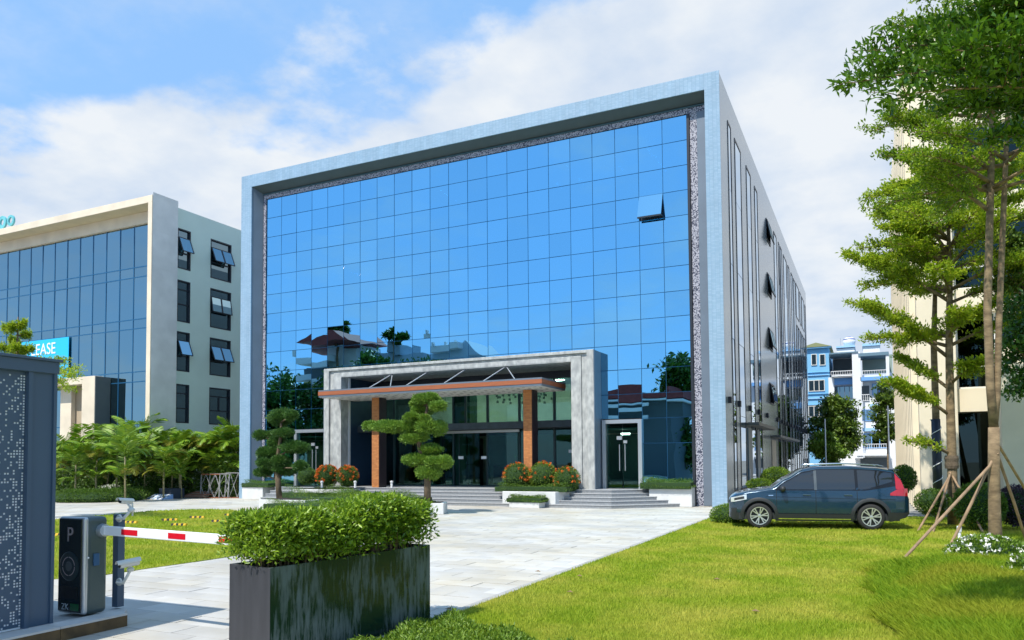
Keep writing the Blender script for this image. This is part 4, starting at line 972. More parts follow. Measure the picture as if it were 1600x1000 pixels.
# post with two cameras
ps = tag(MB().box(21.925, 22.02, -23.77, -23.675, IZT, 1.262).build('camera_post', booth_m, bevel=.006), 'slim slate blue square post standing behind the barrier cabinet', 'post')
cam_w = mat('cream_white_housing', (.66,.66,.60), .35); lens_m = mat('camera_lens_black', (.008,.01,.015), .08)
def bullet(name, label, flange, elbow, body0, body1, r):
    t = thing(name, label, 'camera', flange)
    flange, elbow, body0, body1 = map(Vector, (flange, elbow, body0, body1))
    MB().lathe([(.0,-.018),(.042,-.018),(.048,.0)], tuple(flange), 18, 'y').build('flange', cam_w, t, smooth=False)
    mid = Vector((elbow.x, elbow.y, flange.z+.02))
    pts = [flange+Vector((0,-.02,0)), flange+Vector((.02,-.05,0)), flange.lerp(mid,.75)+Vector((0,-.06,.0)), Vector((elbow.x, elbow.y-.04, (flange.z+elbow.z)/2+.02)), elbow]
    MB().tube(pts, .017, 10).build('bracket', cam_w, t, smooth=True)
    MB().lathe([(.0,-.02),(.035,-.02),(.042,.01),(.02,.03),(.0,.03)], tuple(elbow), 16).build('swivel', cam_w, t, smooth=True)
    d = (body1-body0).normalized()
    MB().tube([body0, body0+d*.01, body1-d*.01, body1], [r*.9, r, r, r*.85], 18).build('housing', cam_w, t, smooth=False)
    MB().tube([body0-d*.012, body0-d*.001], [r*.72, r*.8], 18).build('lens', lens_m, t)
    q = MB(); u = Vector((0,0,1)); s_ = d.cross(u).normalized(); n = 9
    for i in range(n):
        a0, a1 = math.pi*(i/n)*.9+.15, math.pi*((i+1)/n)*.9+.15; R0 = r+.006; R1 = r+.010
        f_ = lambda a, rr, e: e + s_*math.cos(a)*rr + u*math.sin(a)*rr
        e0, e1 = body0-d*.035, body1+d*.01
        q.add([f_(a0,R0,e0), f_(a1,R0,e0), f_(a1,R0,e1), f_(a0,R0,e1), f_(a0,R1,e0), f_(a1,R1,e0), f_(a1,R1,e1), f_(a0,R1,e1)], [(0,1,2,3),(7,6,5,4),(0,4,5,1),(2,6,7,3),(1,5,6,2),(3,7,4,0)])
    q.build('sun_shield', cam_w, t)
    MB().bar(elbow+Vector((0,0,.02)), (body0+body1)/2, .02, .02).build('mount', cam_w, t)
    return t
def pp(px, py, y): return tuple(on_y(px, py, y))
bullet('security_camera', 'white bullet security camera on top of the slate post', pp(187,810,-23.772), pp(205,797,-23.85), pp(188,783,-23.95), pp(206,784,-23.80), .030)
bullet('security_camera', 'white bullet security camera halfway down the slate post', pp(187,909,-23.772), pp(204,890,-23.85), pp(187,883,-24.0), pp(217,877,-23.80), .042)
MB().bar(tuple(on_y(207, 806, -23.83)), tuple(on_y(207, 786, -23.83)), .014, .014).build('camera_stem', cam_w, ps)

# ------------------------------------------------------------------ black planter with hedge in the foreground
c1 = np.array([25.22,-24.63]); c2 = np.array([25.56,-22.40]); ax = (c2-c1)/np.linalg.norm(c2-c1); pn = np.array([-ax[1], ax[0]]); PLW, PLL, PLH = .60, float(np.linalg.norm(c2-c1)), .90
def plw(u, v, z): p = c1 + ax*u + pn*v; return (p[0], p[1], z)
wet = mat('black_glazed_planter', (.010,.030,.028), .10, var=.0, coat=.6)
def planter_mat():
    m = bpy.data.materials.new('streaked_black_planter'); m.use_nodes = True; t = m.node_tree; N = t.nodes; L = t.links; b = N['Principled BSDF']
    tcn = N.new('ShaderNodeTexCoord'); mp = N.new('ShaderNodeMapping'); mp.inputs['Scale'].default_value = (7, 7, .9); L.new(tcn.outputs['Object'], mp.inputs[0])
    nz = N.new('ShaderNodeTexNoise'); nz.inputs['Scale'].default_value = 3.2; nz.inputs['Detail'].default_value = 9; nz.inputs['Roughness'].default_value = .68; L.new(mp.outputs[0], nz.inputs['Vector'])
    n2 = N.new('ShaderNodeTexNoise'); n2.inputs['Scale'].default_value = 1.6; n2.inputs['Detail'].default_value = 4; L.new(tcn.outputs['Object'], n2.inputs['Vector'])
    mu = N.new('ShaderNodeMath'); mu.operation = 'MULTIPLY'; L.new(nz.outputs['Fac'], mu.inputs[0]); L.new(n2.outputs['Fac'], mu.inputs[1])
    r = N.new('ShaderNodeMapRange'); r.inputs[1].default_value = .235; r.inputs[2].default_value = .36; L.new(mu.outputs[0], r.inputs[0])
    mxn = N.new('ShaderNodeMixRGB'); L.new(r.outputs[0], mxn.inputs[0]); mxn.inputs[1].default_value = (.006,.028,.016,1); mxn.inputs[2].default_value = (.11,.145,.14,1); L.new(mxn.outputs[0], b.inputs['Base Color'])
    r2 = N.new('ShaderNodeMapRange'); r2.inputs[3].default_value = .16; r2.inputs[4].default_value = .5; L.new(r.outputs[0], r2.inputs[0]); L.new(r2.outputs[0], b.inputs['Roughness'])
    bp = N.new('ShaderNodeBump'); bp.inputs['Strength'].default_value = .12; bp.inputs['Distance'].default_value = .01; L.new(nz.outputs['Fac'], bp.inputs['Height']); L.new(bp.outputs[0], b.inputs['Normal'])
    return m
pmat = planter_mat(); pend = mat('charcoal_planter_end', (.045,.047,.055), .55, var=.3, scale=3, stretch=(4,4,.6))
pc = plw(PLL/2, PLW/2, 0)
pl = thing('planter_box', 'tall black streaked planter box in the foreground', 'planter', pc)
def pbx(u0, u1, v0, v1, z0, z1, name, m, bev=.0):
    q = MB(); vs = [plw(u, v, z) for z in (z0, z1) for u, v in ((u0,v0),(u1,v0),(u1,v1),(u0,v1))]
    q.add(vs, [(0,3,2,1),(4,5,6,7),(0,1,5,4),(1,2,6,5),(2,3,7,6),(3,0,4,7)]); return q.build(name, m, pl, bevel=bev)
t_ = .03
pbx(0, PLL/2-.001, 0, t_, 0, PLH, 'side_panel', pmat); pbx(PLL/2+.001, PLL, 0, t_, 0, PLH, 'side_panel', pmat)
pbx(0, PLL, PLW-t_, PLW, 0, PLH, 'side_panel', pmat)
pbx(-.004, 0, 0.0, PLW, 0, PLH-.001, 'end_panel', pend); pbx(0.001, t_, t_, PLW-t_, 0, PLH-.001, 'end_panel', pend); pbx(PLL-t_, PLL+.003, t_, PLW-t_, 0, PLH-.001, 'end_panel', pend)
pbx(t_, PLL-t_, t_, PLW-t_, .2, PLH-.07, 'soil', mat('dark_soil', (.03,.022,.015), .95, var=.5, scale=30))
hd = thing('hedge', 'bright green leafy hedge growing out of the black planter box', 'hedge', (pc[0], pc[1], PLH-.07))
hl = mat('hedge_leaf', (.39,.55,.035), .40, col2=(.030,.12,.008), island=True, var=.1, trans=.35, scale=4)
n = 52000
u = RNG.random(n)*(PLL+.08)-.07; v = RNG.normal(size=n)*.20+PLW/2; v = np.where(np.abs(v-PLW/2) > .42, PLW/2+(RNG.random(n)-.5)*.8, v)
top = 1.345 + .10*np.clip((u-.2)/1.6, 0, 1) + .05*np.sin(u*5.1)+.03*np.sin(u*11+1) - 1.0*np.clip(np.abs(v-PLW/2)-.27, 0, 1)**1.2
zz = top - np.abs(RNG.normal(size=n))*.24
low = PLH-.03 + .10*RNG.random(n) + .10*np.clip(.5-u, 0, 1); k = zz > low; u, v, zz, top = u[k], v[k], zz[k], top[k]
Pw = np.stack([c1[0]+ax[0]*u+pn[0]*v, c1[1]+ax[1]*u+pn[1]*v, zz], 1); m_ = len(Pw)
D = rnd_dirs(m_)*.9 + np.array([0,0,.45]) + np.stack([pn[0]*(v-PLW/2), pn[1]*(v-PLW/2), 0*v], 1)*2.0
V, F = leaf_arrays(Pw, D, rnd_dirs(m_, .9), .042+.03*RNG.random(m_), .018+.012*RNG.random(m_))
tri_mesh('foliage', V, F, hl, hd, kind='stuff')
q = MB()
for i in range(150):
    uu = random.uniform(.03, PLL-.03); vv = random.uniform(.05, PLW-.05); b_ = plw(uu, vv, PLH-.09); e = plw(uu+random.gauss(0,.05), vv+random.gauss(0,.05), random.uniform(1.2,1.42))
    q.tube([b_, ((b_[0]+e[0])/2+random.gauss(0,.01), (b_[1]+e[1])/2, (b_[2]+e[2])/2), e], [.005,.004,.002], 4)
q.build('stems', mat('hedge_stem', (.22,.14,.06), .8), hd, kind='stuff')
# ------------------------------------------------------------------ planting round the entrance
white_pl = mat('white_planter_stone', (.66,.67,.66), .65, var=.12, scale=2)
shrub_l = mat('shrub_leaf', (.15,.26,.02), .5, col2=(.035,.10,.010), island=True, var=.1, trans=.25)
bright_l = mat('bright_shrub_leaf', (.23,.34,.025), .5, col2=(.07,.17,.012), island=True, var=.1, trans=.3)
pine_l = mat('bonsai_needle', (.26,.40,.04), .55, col2=(.06,.17,.02), island=True, var=.1, trans=.2)
pine_d = mat('dark_bonsai_needle', (.11,.23,.035), .55, col2=(.02,.085,.018), island=True, var=.1, trans=.2)
core_m = mat('leaf_shade_core', (.018,.05,.010), .9)  # solid cores; shade between the leaves is put into their dark green
bark = mat('bark_brown', (.16,.115,.07), .9, var=.4, scale=14, bump=.5, bscale=50, stretch=(1,1,.3))
orange = mat('orange_flower', (.60,.10,.015), .5, col2=(.80,.22,.02), island=True, var=.1, trans=.2)
whitef = mat('white_flower', (.80,.80,.74), .5)
n = 60000; P = np.stack([25.63+2.7*RNG.random(n), -26+3.8*RNG.random(n), np.zeros(n)], 1); P = P[in_poly(P, stripP)]; n = len(P)
P[:,2] = (.06+.09*np.sin(P[:,0]*5.1+P[:,1]*3.3)**2)*RNG.random(n)**.5
V, F = leaf_arrays(P, rnd_dirs(n,.8), rnd_dirs(n,.8), .035+.03*RNG.random(n), .016); tag(tri_mesh('ground_cover', V, F, bright_l, kind='stuff'), 'low leafy ground cover at the foot of the black planter', 'ground cover')
def white_planter(label, poly, h, group=None):
    t = thing('stone_planter', label, 'planter', (sum(p[0] for p in poly)/len(poly), sum(p[1] for p in poly)/len(poly), 0), group)
    MB().prism(poly, 0, h).build('basin', white_pl, t, bevel=.02)
    cxx = sum(p[0] for p in poly)/len(poly); cyy = sum(p[1] for p in poly)/len(poly)
    MB().prism([(cxx+(u-cxx)*.93, cyy+(v-cyy)*.9) for u, v in poly], h, h+.012).build('soil', MATS['dark_soil'], t)
    return t
def bed(label, x0, x1, y0, y1, z0, h, n=2600, m=None, L=.05):
    t = thing('ground_cover', label, 'ground cover', ((x0+x1)/2, (y0+y1)/2, z0))
    u = RNG.random(n); v = RNG.random(n); hh = h*(.72+.28*np.sin(u*(x1-x0)*2.3+1)*np.cos(v*3)) * np.clip(np.minimum(np.minimum(u,1-u)*(x1-x0), np.minimum(v,1-v)*(y1-y0))/.12, .35, 1)
    P = np.stack([x0+(x1-x0)*u, y0+(y1-y0)*v, z0 + hh*(RNG.random(n)**.45)], 1)
    V, F = leaf_arrays(P, rnd_dirs(n, .55), rnd_dirs(n, .8), L*(.7+.6*RNG.random(n)), L*.42)
    tri_mesh('foliage', V, F, m or shrub_l, t, kind='stuff')
    MB().box(x0+.06, x1-.06, y0+.06, y1-.06, z0, z0+h*.5).build('shade_core', core_m, t)
    return t
def ball(px, py, rpx, y, name, label, flowers=0, group=None, m=None, n=3200):
    c = on_y(px, py, y); r = rpx/CAM_F*float(np.dot(c-CAM, _fw))
    t = thing(name, label, 'shrub', (c[0], c[1], c[2]-r), group)
    MB().ell(c, r*.86, r*.86, r*.86, 14, 9, .08).build('shade_core', core_m, t, smooth=True)
    V, F = shell_leaves(c, (r,r,r*.97), n, .055, .024, .84, .1); tri_mesh('foliage', V, F, m or shrub_l, t, kind='stuff')
    if flowers:
        d = rnd_dirs(flowers, .35); d = d[d[:,2] > -.45]
        cen = np.repeat(c + d*r*1.02, 16, 0); dd = rnd_dirs(len(cen), .1)+np.repeat(d,16,0)*.8
        V, F = leaf_arrays(cen + rnd_dirs(len(cen))*.035, dd, rnd_dirs(len(cen)), .06, .042); tri_mesh('blossoms', V, F, orange, t, kind='stuff')
    return t
# right of the main steps
white_planter('white stone planter with sloping ends between the two flights of steps', [(16.5,-2.0),(18.85,-2.0),(19.35,-.3),(16.0,-.3)], .62)
white_planter('low white planter box with trimmed ground cover in front of the flowering balls', [(17.15,-2.72),(18.45,-2.72),(18.45,-2.02),(17.15,-2.02)], .24)
bed('ground cover trimmed flat in the low white planter between the steps', 17.0, 18.6, -2.8, -1.98, .22, .34, 4200)
bed('spreading ground cover under the three orange flowering balls', 16.0, 19.3, -1.85, -.25, .60, .40, 7600)
ball(808,745,21,-.95,'flowering_shrub','round clipped orange blossom shrub, leftmost of three by the right brick column', 44, 'clipped shrubs with orange blossom')
ball(848,744,22,-.80,'flowering_shrub','mostly green clipped ball shrub in the middle of three by the right brick column', 34, 'clipped shrubs with orange blossom', bright_l)
ball(886,749,19.5,-.90,'flowering_shrub','round orange tinged clipped shrub beside the right portal pier', 40, 'clipped shrubs with orange blossom')
white_planter('white stone planter with slanted left end under the right pierced border', [(22.15,-.1),(23.86,-.1),(23.86,.92),(21.9,.92)], .80)
bed('feathery ground cover filling the planter at the right end of the facade', 21.75, 23.9, -.28, .95, .70, .50, 6500)
# left
white_planter('white stone planter at the left end of the facade behind the left bonsai', [(.9,-.7),(2.3,-.7),(2.6,.9),(.9,.9)], .70)
bed('ground cover on the left planter behind the smaller bonsai', .85, 2.75, -.8, .9, .62, .42, 4400)
white_planter('long white planter under the green ball and two orange flowering balls left of the steps', [(5.6,-2.2),(8.4,-2.2),(8.4,-.6),(5.6,-.6)], .62)
bed('low ground cover along the long planter left of the main steps', 5.2, 8.8, -2.75, -.7, .04, .86, 9000)
ball(480,744,13.5,-1.4,'clipped_shrub','small plain green clipped ball shrub left of the orange flowering ones', 0, None, None, 2200)
ball(511,744,17,-1.35,'flowering_shrub','clipped shrub thick with orange blossom, left of the pair by the left portal pier', 110, 'clipped shrubs with orange blossom')
ball(543,744,16,-1.25,'flowering_shrub','clipped orange blossom shrub right of the pair by the left portal pier', 80, 'clipped shrubs with orange blossom')
bed('wide low ground cover bed between the two bonsai trees', 8.4, 14.2, -5.8, -3.6, .04, .78, 12000, bright_l)
bed('olive green ground cover strip behind the foreground hedge', 8.8, 13.4, -7.6, -6.2, .04, .46, 7000, bright_l)
white_planter('long low white planter holding the larger spreading bonsai', [(13.6,-8.1),(16.62,-6.95),(16.25,-6.05),(13.2,-7.2)], .40)
bed('thin ground cover at the foot of the larger bonsai', 13.7, 16.2, -7.45, -6.6, .4, .10, 2200, bright_l)
lpx = on_y(404,790,-6.6)[0]; white_planter('low white planter holding the left bonsai', [(lpx,-6.6),(lpx+2.4,-6.6),(lpx+2.4,-4.5),(lpx+.2,-4.5)], .38)
for px, py, y, lb_ in ((503,757,-2.6,'left of the three beneath the orange shrubs'),(555,757,-2.6,'middle of three, just right of the orange shrubs'),(612,757,-2.4,'right of three beside the left brick column')):
    c = on_y(px, py, y); t = tag(MB().lathe([(.0,0),(.05,0),(.05,.22),(.07,.24),(.07,.30),(.0,.32)], (c[0], c[1], c[2]-.15), 10).build('garden_light', white_metal), 'small white garden light, '+lb_, 'garden light', 'small white garden lights')
def bonsai(label, Y_, pads, trunk, m, f_, ox, oy, base, group):
    t = thing('bonsai_tree', label, 'tree', base, group)
    k = float(np.dot(on_y(ox+pads[0][0]/f_, oy+pads[0][1]/f_, Y_)-CAM, _fw))/CAM_F/f_
    tp = [on_y(ox+x/f_, oy+y/f_, Y_+dy) for x, y, dy in trunk]; tp[0] = np.array(base)
    nT = len(tp); MB().tube(tp, [.13-.085*i/(nT-1) for i in range(nT)], 10).build('trunk', bark, t, smooth=True)
    br = MB()
    for i, (x, y, rx, ry) in enumerate(pads):
        dy = random.uniform(-.25,.35); c = on_y(ox+x/f_, oy+y/f_, Y_+dy); rx, ry = rx*k*1.13, ry*k*1.02
        if rx < .05: continue
        sc = (rx, rx*.75, ry); n = int(6500*min(1.3, max(.5, rx*ry/.14)))
        parts = []
        for j in range(6):
            cc = c + np.array([random.uniform(-.5,.5)*rx, random.uniform(-.4,.4)*rx, random.uniform(-.12,.2)*ry])
            parts.append(shell_leaves(cc, (sc[0]*random.uniform(.42,.62), sc[1]*.55, sc[2]*random.uniform(.6,.95)), n//6, .10, .026, .4, .65))
        parts.append(shell_leaves(c, (sc[0]*.9, sc[1]*.9, sc[2]*.6), n//4, .08, .026, .6, .5))
        V, F = join_arrays(parts); tri_mesh('foliage_pad', V, F, m, t)
        near_ = min(tp[1:], key=lambda q: abs(q[2]-c[2]+.15)+.3*abs(q[0]-c[0])); br.tube([near_, (near_+c)/2+np.array([0,0,-.03]), c-np.array([0,0,ry*.4])], [.04,.03,.015], 6)
    br.build('branches', bark, t, smooth=True)
bonsai('larger bonsai with one long branch reaching left, in front of the glass lobby', -7.0,
       [(905,425,62,30),(952,457,34,20),(848,445,26,17),(895,476,56,25),(828,507,35,19),(880,512,40,16),(720,549,95,27),(655,545,40,18),(775,552,60,25),(835,553,60,30),(925,553,66,40),(845,603,70,22),(925,655,55,24),(860,703,72,28),(962,713,62,30),(915,763,60,30)],
       [(905,900,0),(905,800,0),(893,740,.1),(880,690,.1),(866,630,.05),(880,580,0),(895,520,0),(905,450,0)], pine_l, 2.94, 360, 480, tuple(on_y(360+905/2.94, 480+880/2.94, -7.0)*np.array([1,1,0])+np.array([0,0,.38])), 'cloud pruned bonsai trees')
bonsai('smaller dark green bonsai with stacked pads in front of the left glass door', -5.4,
       [(440,185,130,78),(520,160,50,40),(290,335,78,42),(450,312,95,48),(545,437,132,58),(330,490,100,45),(300,570,84,48),(282,660,82,42),(425,560,100,60),(430,620,90,50),(605,602,72,40),(475,640,92,45),(400,400,80,60)],
       [(425,860,0),(412,720,0),(400,620,.1),(410,520,0),(430,400,.05),(440,300,0),(440,220,0)], pine_d, 5.555, 360, 620, tuple(on_y(360+425/5.555, 620+860/5.555, -5.4)*np.array([1,1,0])+np.array([0,0,.36])), 'cloud pruned bonsai trees')

# ------------------------------------------------------------------ palms and hedge on the left
palm_m = mat('palm_leaflet', (.30,.42,.026), .45, col2=(.06,.19,.014), island=True, var=.1, trans=.25)
palm_y = mat('yellowing_palm_leaflet', (.30,.26,.03), .45, col2=(.10,.16,.014), island=True, var=.1, trans=.25)
palm_st = mat('palm_stem', (.40,.34,.17), .7, var=.3, scale=5, bump=.3, bscale=20, stretch=(.3,.3,3))
def frond_data(L, droop, seed, m):
    rg = np.random.default_rng(seed); n = 26; ts = np.linspace(0, 1, n)
    ang = 1.2 - droop*ts**1.3; dx = np.cos(ang); dz = np.sin(ang)
    X = np.concatenate([[0], np.cumsum((dx[1:]+dx[:-1])/2)])*L/n; Z = np.concatenate([[0], np.cumsum((dz[1:]+dz[:-1])/2)])*L/n
    P, D, U, Ls = [], [], [], []
    for i in range(4, n):
        for s in (-1, 1):
            t = ts[i]; P.append((X[i], 0, Z[i])); f = .55+.5*t
            D.append((dx[i]*f, s*(1-.35*t), dz[i]*f - .25 + rg.normal()*.12)); U.append((-dz[i], s*.4, dx[i])); Ls.append(L*.34*math.sin(math.pi*(.18+.80*t))**.8)
    V, F = leaf_arrays(np.array(P), np.array(D), np.array(U), np.array(Ls), L*.042, .12)
    q = MB().tube([(X[i], 0, Z[i]) for i in range(0, n, 5)], [.016,.013,.010,.007,.005,.003][:len(range(0,n,5))], 4)
    rv = np.array(q.v); rf = []
    for f in q.f:
        for k in range(1, len(f)-1): rf.append((f[0], f[k], f[k+1]))
    V, F = join_arrays([(V, F), (rv, np.array(rf))])
    o = tri_mesh('frond', V, F, m); d = o.data; bpy.data.objects.remove(o); return d
fronds = [frond_data(1.75, 1.9, 1, palm_m), frond_data(1.55, 2.4, 2, palm_m), frond_data(1.85, 1.3, 3, palm_m), frond_data(1.5, 2.5, 4, palm_y)]
palm_spec = [(100,672,0.2),(118,690,-1.4),(132,664,1.2),(150,676,-.6),(166,660,1.6),(182,652,.4),(196,668,-1.2),(212,650,1.0),(226,672,-.2),(240,664,1.4),(256,682,-.9),(268,668,.9),(282,692,.2),(298,656,1.2),(314,668,-.1),(328,652,1.5),(344,650,.6),(358,668,1.7),(370,660,.9),(290,705,-.8),(335,690,-.2)]
for i, (px, ty, y) in enumerate(palm_spec):
    y = y-3.4 if px < 200 else (y-1.2 if px < 285 else abs(y)*.8+.5)
    c = on_y(px, 740, y); ztop = max(1.6, float(on_y(px, ty, y)[2])); zc = ztop*.58+.1
    t = thing('areca_palm', 'feathery areca palm in the dense row in front of the cream building', 'palm tree', (c[0], c[1], 0), 'areca palms in a row left of the main building')
    lx, ly = random.gauss(0,.12), random.gauss(0,.12)
    for k in range(random.choice((1,1,2))):
        ex = (c[0]+lx*(1+k*-2.2), c[1]+ly, zc*(1-.15*k)); MB().tube([(c[0]+.1*k, c[1], 0), ((c[0]+ex[0])/2, (c[1]+ex[1])/2, zc*.5), ex], [.05,.042,.034], 7).build('trunk', palm_st, t, smooth=True)
    crown = Vector((c[0]+lx, c[1]+ly, zc))
    s0 = (ztop-zc)/1.15
    for k in range(19):
        low = k >= 9; fd_ = fronds[3] if (random.random() < .13) else fronds[random.choice((0,1,2))]
        o = bpy.data.objects.new('frond', fd_); COL.objects.link(o); o.parent = t; p_ = crown - Vector((0,0, .9*zc*random.uniform(.25,.6) if low else random.uniform(0,.15)))
        o.location = p_ - t.location; az = 2*math.pi*k/8 + random.gauss(0,.3); s = s0*random.uniform(.75,1.05)*(.8 if low else 1)
        o.rotation_euler = (0, random.uniform(-.45,.25), az); o.scale = (s,s,s)
# low growth under the palms
n = 34000; P = np.stack([-16+15.0*RNG.random(n), .2+2.9*RNG.random(n), 2.5*RNG.random(n)**1.1], 1); P[:,1] -= np.clip((-5.5-P[:,0])*.7, 0, 3.2)
n2_ = 9000; P2 = np.stack([-12+9.5*RNG.random(n2_), -.9+1.2*RNG.random(n2_), 1.5*RNG.random(n2_)], 1); P2[:,1] -= np.clip((-4.5-P2[:,0])*.7, 0, 3.6); kk_ = (np.sin(P2[:,0]*2.1)+np.sin(P2[:,0]*4.7+1)) > P2[:,2]*1.2-1.2; P2 = P2[kk_ & (P2[:,0] < -4.6)]; P = np.concatenate([P, P2]); n = len(P)
V, F = leaf_arrays(P, rnd_dirs(n,.3), rnd_dirs(n,.5), .19*(.6+.8*RNG.random(n)), .06); o = tri_mesh('undergrowth', V, F, mat('undergrowth_leaf', (.12,.21,.015), .5, col2=(.02,.08,.008), island=True, var=.1, trans=.15), kind='stuff'); tag(o, 'dark leafy undergrowth between the palm stems', 'undergrowth')
# hedge bed and mounded bushes in front of the palms
t = thing('low_hedge', 'long low mounded green hedge in front of the palms beside the pale drive', 'hedge', (-6, -3.4, 0))
pts = [on_z(px, py) for px, py in ((100,786),(140,786),(180,784),(215,779))]; parts = []; q = MB()
for i in range(11):
    u = i/10*3; k = min(2, int(u)); c = pts[k]+(pts[k+1]-pts[k])*(u-k); c = c + np.array([-.5, .75, .22])
    parts.append(shell_leaves(c, (1.0,.9,.42), 2600, .07, .03, .6, .4)); q.ell((c[0],c[1],.18), .85, .78, .33, 12, 6)
V, F = join_arrays(parts); tri_mesh('foliage', V, F, shrub_l, t, kind='stuff'); q.build('shade_core', core_m, t)
def bush(name, label, px, py, rx, ry, y, m, flowers=0, n=3000, L=.06):
    c = on_y(px, py, y); k = float(np.dot(c-CAM, _fw))/CAM_F; rx *= k; ry *= k
    t = thing(name, label, 'shrub', (c[0], c[1], max(0, c[2]-ry)))
    MB().ell(c, rx*.85, rx*.8, ry*.85, 14, 8, .1).build('shade_core', core_m, t, smooth=True)
    V, F = shell_leaves(c, (rx, rx*.9, ry), n, L, L*.45, .8, .25); tri_mesh('foliage', V, F, m, t, kind='stuff')
    if flowers:
        d = rnd_dirs(flowers, .5); P = np.repeat(c + d*np.array([rx,rx*.9,ry])*1.03, 5, 0); V, F = leaf_arrays(P+rnd_dirs(len(P))*.02, rnd_dirs(len(P),.3), rnd_dirs(len(P)), .06, .045); tri_mesh('blossoms', V, F, whitef, t, kind='stuff')
    return t
bush('domed_shrub', 'smooth domed clipped shrub between the two white flowering bushes', 156, 762, 15, 13, -1.0, shrub_l)
bush('flowering_bush', 'broad bush dotted with white flowers right of the domed shrub', 174, 768, 20, 10, -2.2, shrub_l, 260)
bush('flowering_bush', 'small white flowering bush left of the domed shrub, half hidden', 133, 764, 11, 10, -1.4, shrub_l, 110)
# steel lattice frames leaning in a stack
fr_m = mat('weathered_steel_frame', (.40,.40,.40), .55, .3, var=.3, scale=6); rust = mat('rusty_rail', (.25,.09,.045), .7)
def lattice(cx_, cy_, w, h, lean, label, az=.0, shear=0.0):
    t = thing('lattice_frame', label, 'steel frame', (0,0,0), 'welded lattice frames stacked by the blue frame')
    def F_(u, z): return (u*math.cos(az)+shear*z, u*math.sin(az)+lean*z, z)
    for a, b, nm, m in ((( -w/2,.03),(-w/2,h),'stile',fr_m), ((w/2,.03),(w/2,h),'stile',fr_m), ((-w/2,h),(w/2,h),'top_rail',rust if shear < -.1 else fr_m), ((-w/2,.03),(w/2,.03),'bottom_rail',rust)):
        MB().bar(F_(*a), F_(*b), .045, .045, (0,1,0.1)).build(nm, m, t)
    n = 2
    for k in range(n):
        u0, u1 = -w/2+w*k/n, -w/2+w*(k+1)/n; um = (u0+u1)/2
        for a, b in (((u0,h/2),(um,h)), ((um,h),(u1,h/2)), ((u0,h/2),(um,.03)), ((um,.03),(u1,h/2))): MB().bar(F_(*a), F_(*b), .022, .022, (0,1,.1)).build('brace', fr_m, t)
    t.location = (cx_, cy_, 0); return t
lattice(-1.75, -.35, 1.45, 1.27, .16, 'welded lattice frame at the left of the stack with rusty rails', -.05, -.12)
lattice(-1.35, -.15, 1.35, 1.29, .14, 'welded lattice frame in the middle of the stack', .06, -.06)
lattice(-.55, .12, 1.05, 1.34, .16, 'welded lattice frame at the right end nearest the blue frame', .12, -.10)
t = thing('plank_pile', 'pile of old boards lying left of the lattice frames', 'planks', (-3.0,-.6,0))
for k in range(7): MB().bar((-3.6+.1*k, -.9+.13*k, .05+.05*k), (-1.9+random.uniform(-.2,.3), -.55+.1*k, .08+.035*k), .16, .04).build('board', mat('old_board_%s' % 'ab'[k % 2], ((.20,.15,.11),(.24,.09,.05))[k % 2], .8), t)
t = thing('covered_crate', 'dark crate draped with a blue and white striped sheet beside the boards', 'crate', (-3.6,-1.5,0))
MB().box(-4.0,-3.1,-1.7,-.8,.0,.55).build('crate_body', mat('dark_blue_crate', (.03,.045,.07), .6), t, bevel=.03)
q = MB(); n = 8
for i in range(n):
    xa, xb = -4.35+i*.17, -4.35+(i+1)*.17; q = MB().add([(xa,-2.25,.03),(xb,-2.25,.03),(xb+.12,-1.74,.26),(xa+.12,-1.74,.26),(xa,-2.25,.0),(xb,-2.25,.0),(xb+.12,-1.72,.0),(xa+.12,-1.72,.0)], [(0,1,2,3),(0,4,5,1),(1,5,6,2),(3,2,6,7),(0,3,7,4),(4,7,6,5)]); q.build('sheet_strip', (mat('sheet_white', (.72,.74,.78), .6), mat('sheet_blue', (.22,.36,.60), .6))[i % 2], t)
# black and yellow wheel stops on the island grass
yl = mat('yellow_rubber', (.70,.42,.02), .6); bkr = mat('black_rubber', (.02,.02,.02), .7)
stop = None
for i, (px, py, lb_) in enumerate(((88,839,'between booth and barrier cabinet'),(203,819,'right behind the slate camera post'),(265,815,'left end of the far pair in the middle of the island'),(280,823,'nearest one just above the barrier arm'),(308,811,'faint far one in the middle of the island'),(343,817,'left of the planter hedge just above the arm'),(362,807,'farthest right by the hedge tip'))):
    c = on_z(px, py)
    if stop is None:
        stop = thing('wheel_stop', 'black and yellow striped rubber wheel stop lying on the island grass', 'wheel stop', (0,0,0), 'striped wheel stops on the grass')
        for k in range(6):
            MB().prism([(-.07,0),(.07,0),(.045,.085),(-.045,.085)], -.30+.1*k, -.205+.1*k, 'x').build('rubber_block', (bkr, yl)[k % 2], stop)
        w = stop
    else: w = copy_tree(stop)
    w['label'] = 'striped wheel stop, '+lb_; w.scale = (.8,.8,.8); w.location = (c[0], c[1], .03); w.rotation_euler = (0,0,R(25)+random.gauss(0,.12))

